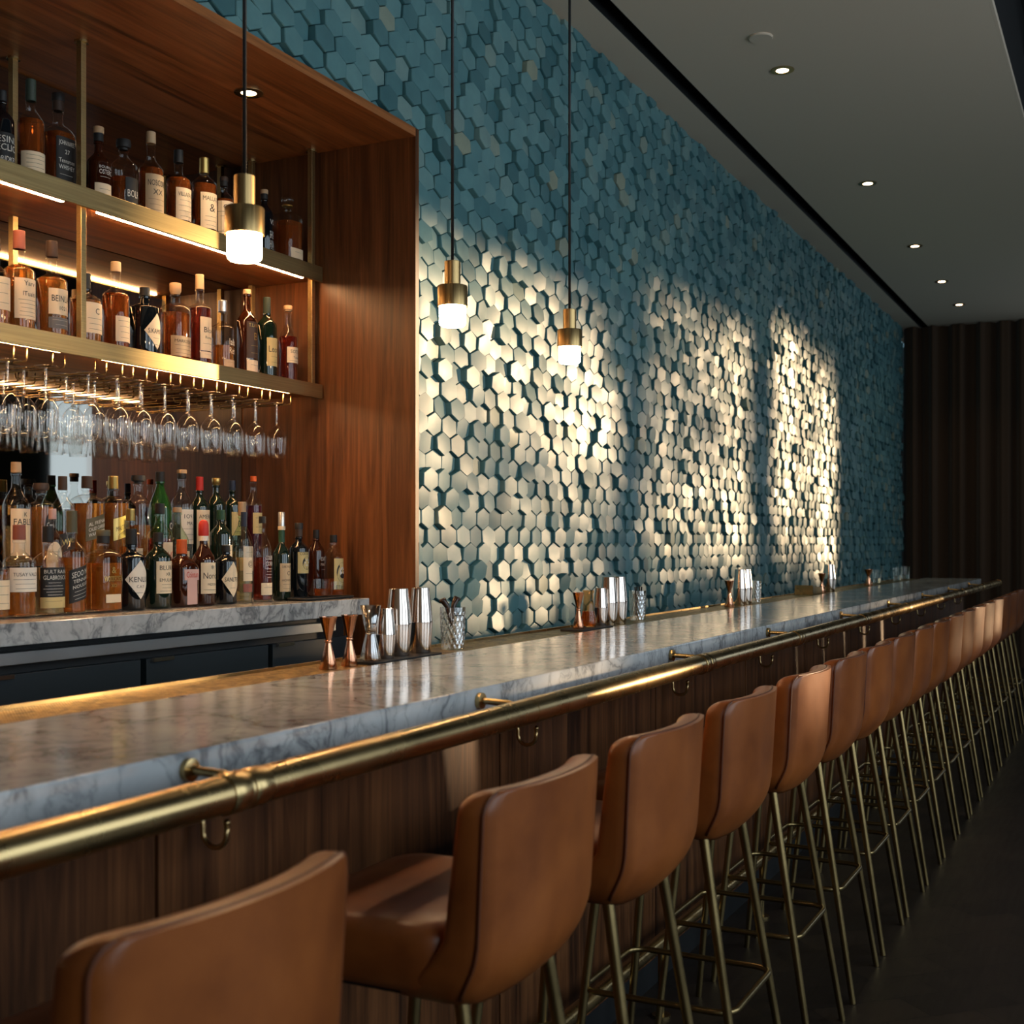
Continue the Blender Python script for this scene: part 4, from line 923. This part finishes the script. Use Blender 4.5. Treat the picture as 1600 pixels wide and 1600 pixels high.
# wedge shaped dispenser
e = empty('napkin_holder', 'low dark brass wedge shaped holder behind the far bar tools', 'holder', (7.66, 1.815, Z))
MB().add([(-.12, -.055, 0), (.12, -.055, 0), (.12, .055, 0), (-.12, .055, 0), (-.12, -.055, .05), (.12, -.055, .038), (.12, .055, .038), (-.12, .055, .05)],
         [(3, 2, 1, 0), (4, 5, 6, 7), (0, 1, 5, 4), (1, 2, 6, 5), (2, 3, 7, 6), (3, 0, 4, 7)]).build('body', M['brass_leg'], e, bevel=.003)
MB().box(-.128, -.121, -.055, .055, 0, .056).build('front_plate', M['brass'], e)
jigger((7.88, 1.785, Z), 'copper jigger right of the low brass holder', .122, .026, M['copper'], G1)
shaker((8.04, 1.775, Z), 'tall steel shaker standing behind the far copper jigger', .176, .042, G2)
jigger((9.39, 1.785, Z), 'copper jigger near the far end of the bar', .120, .032, M['copper'], G1)
def plain_glass(loc, label, h, r):
    e = empty('rocks_glass', label, 'glass', loc, 0, 'plain glasses at the far end of the bar')
    MB().lathe([(r * .80, 0), (r * .82, .003), (r, h), (r * .95, h), (r * .76, .012), (.002, .010)], 28).build('body', GL['clear'], e, smooth=True, sharp=50)
    MB().lathe([(r * .74, .0105), (r * .76, .013), (r * .84, h * .42)], 24).build('water', LQ['water'], e, smooth=True, sharp=50)
plain_glass((9.72, 1.785, Z), 'plain rocks glass just right of the far copper jigger', .110, .033)
plain_glass((10.46, 1.76, Z), 'plain rocks glass at the far end, left of the last pair', .115, .036)
plain_glass((10.86, 1.76, Z), 'plain rocks glass at the far end, right of the last pair', .115, .036)

# ------------------------------------------------------------------ far end: curtain, table, chair
R = []; n = 150
v = []; f = []
for i in range(n + 1):
    y = .25 + (2.48 - .25) * i / n
    x = 15.12 + .055 * sin(y * 26 + .8 * sin(y * 5)) + .02 * sin(y * 61)
    v += [(x, y, .01), (x, y, CEIL - .005), (x + .012, y, .01), (x + .012, y, CEIL - .005)]
for i in range(n):
    a, b = i * 4, i * 4 + 4
    f += [(a, a + 1, b + 1, b), (a + 2, b + 2, b + 3, a + 3), (a + 1, a + 3, b + 3, b + 1), (a, b, b + 2, a + 2)]
tag(MB().add(v, f).build('curtain', M['velvet'], smooth=True, sharp=60), 'floor-length dark brown curtain across the far end', 'curtain')
e = empty('side_table', 'small round pale-topped table beyond the last stool', 'table', (12.3, .86, 0))
MB().lathe([(.29, .735), (.30, .74), (.30, .757), (.29, .76)], 40).build('tabletop', mat('pale_stone_top', (.6, .6, .6), .3), e, smooth=True, sharp=40)
MB().tube([(0, 0, .02), (0, 0, .735)], .03, 20).build('column', M['black'], e, smooth=True)
MB().lathe([(.2, 0), (.2, .012), (.05, .022)], 32).build('base', M['black'], e, smooth=True, sharp=40)
e = empty('lounge_chair', 'dark blue upholstered chair beyond the end of the bar', 'chair', (12.3, 1.62, 0))
bl_ = mat('navy_velvet', (.02, .05, .10), .8)
MB().rings([[(x, y, z) for x, y in rrect(.27 + k, .26 + k, .06, 5)] for z, k in ((.40, -.02), (.42, 0), (.50, 0), (.52, -.03))]).build('seat', bl_, e, smooth=True, sharp=60)
MB().rings([[(x, y, z) for x, y in rrect(.26 + k, .045 + k, .04, 5, 0, .24)] for z, k in ((.48, 0), (.92, 0), (.95, -.02))]).build('backrest', bl_, e, smooth=True, sharp=60)
for sx in (-1, 1):
    for sy in (-1, 1): MB().tube([(sx * .22, sy * .2, .41), (sx * .25, sy * .24, 0)], .013, 10).build('leg', M['brass_leg'], e, smooth=True)
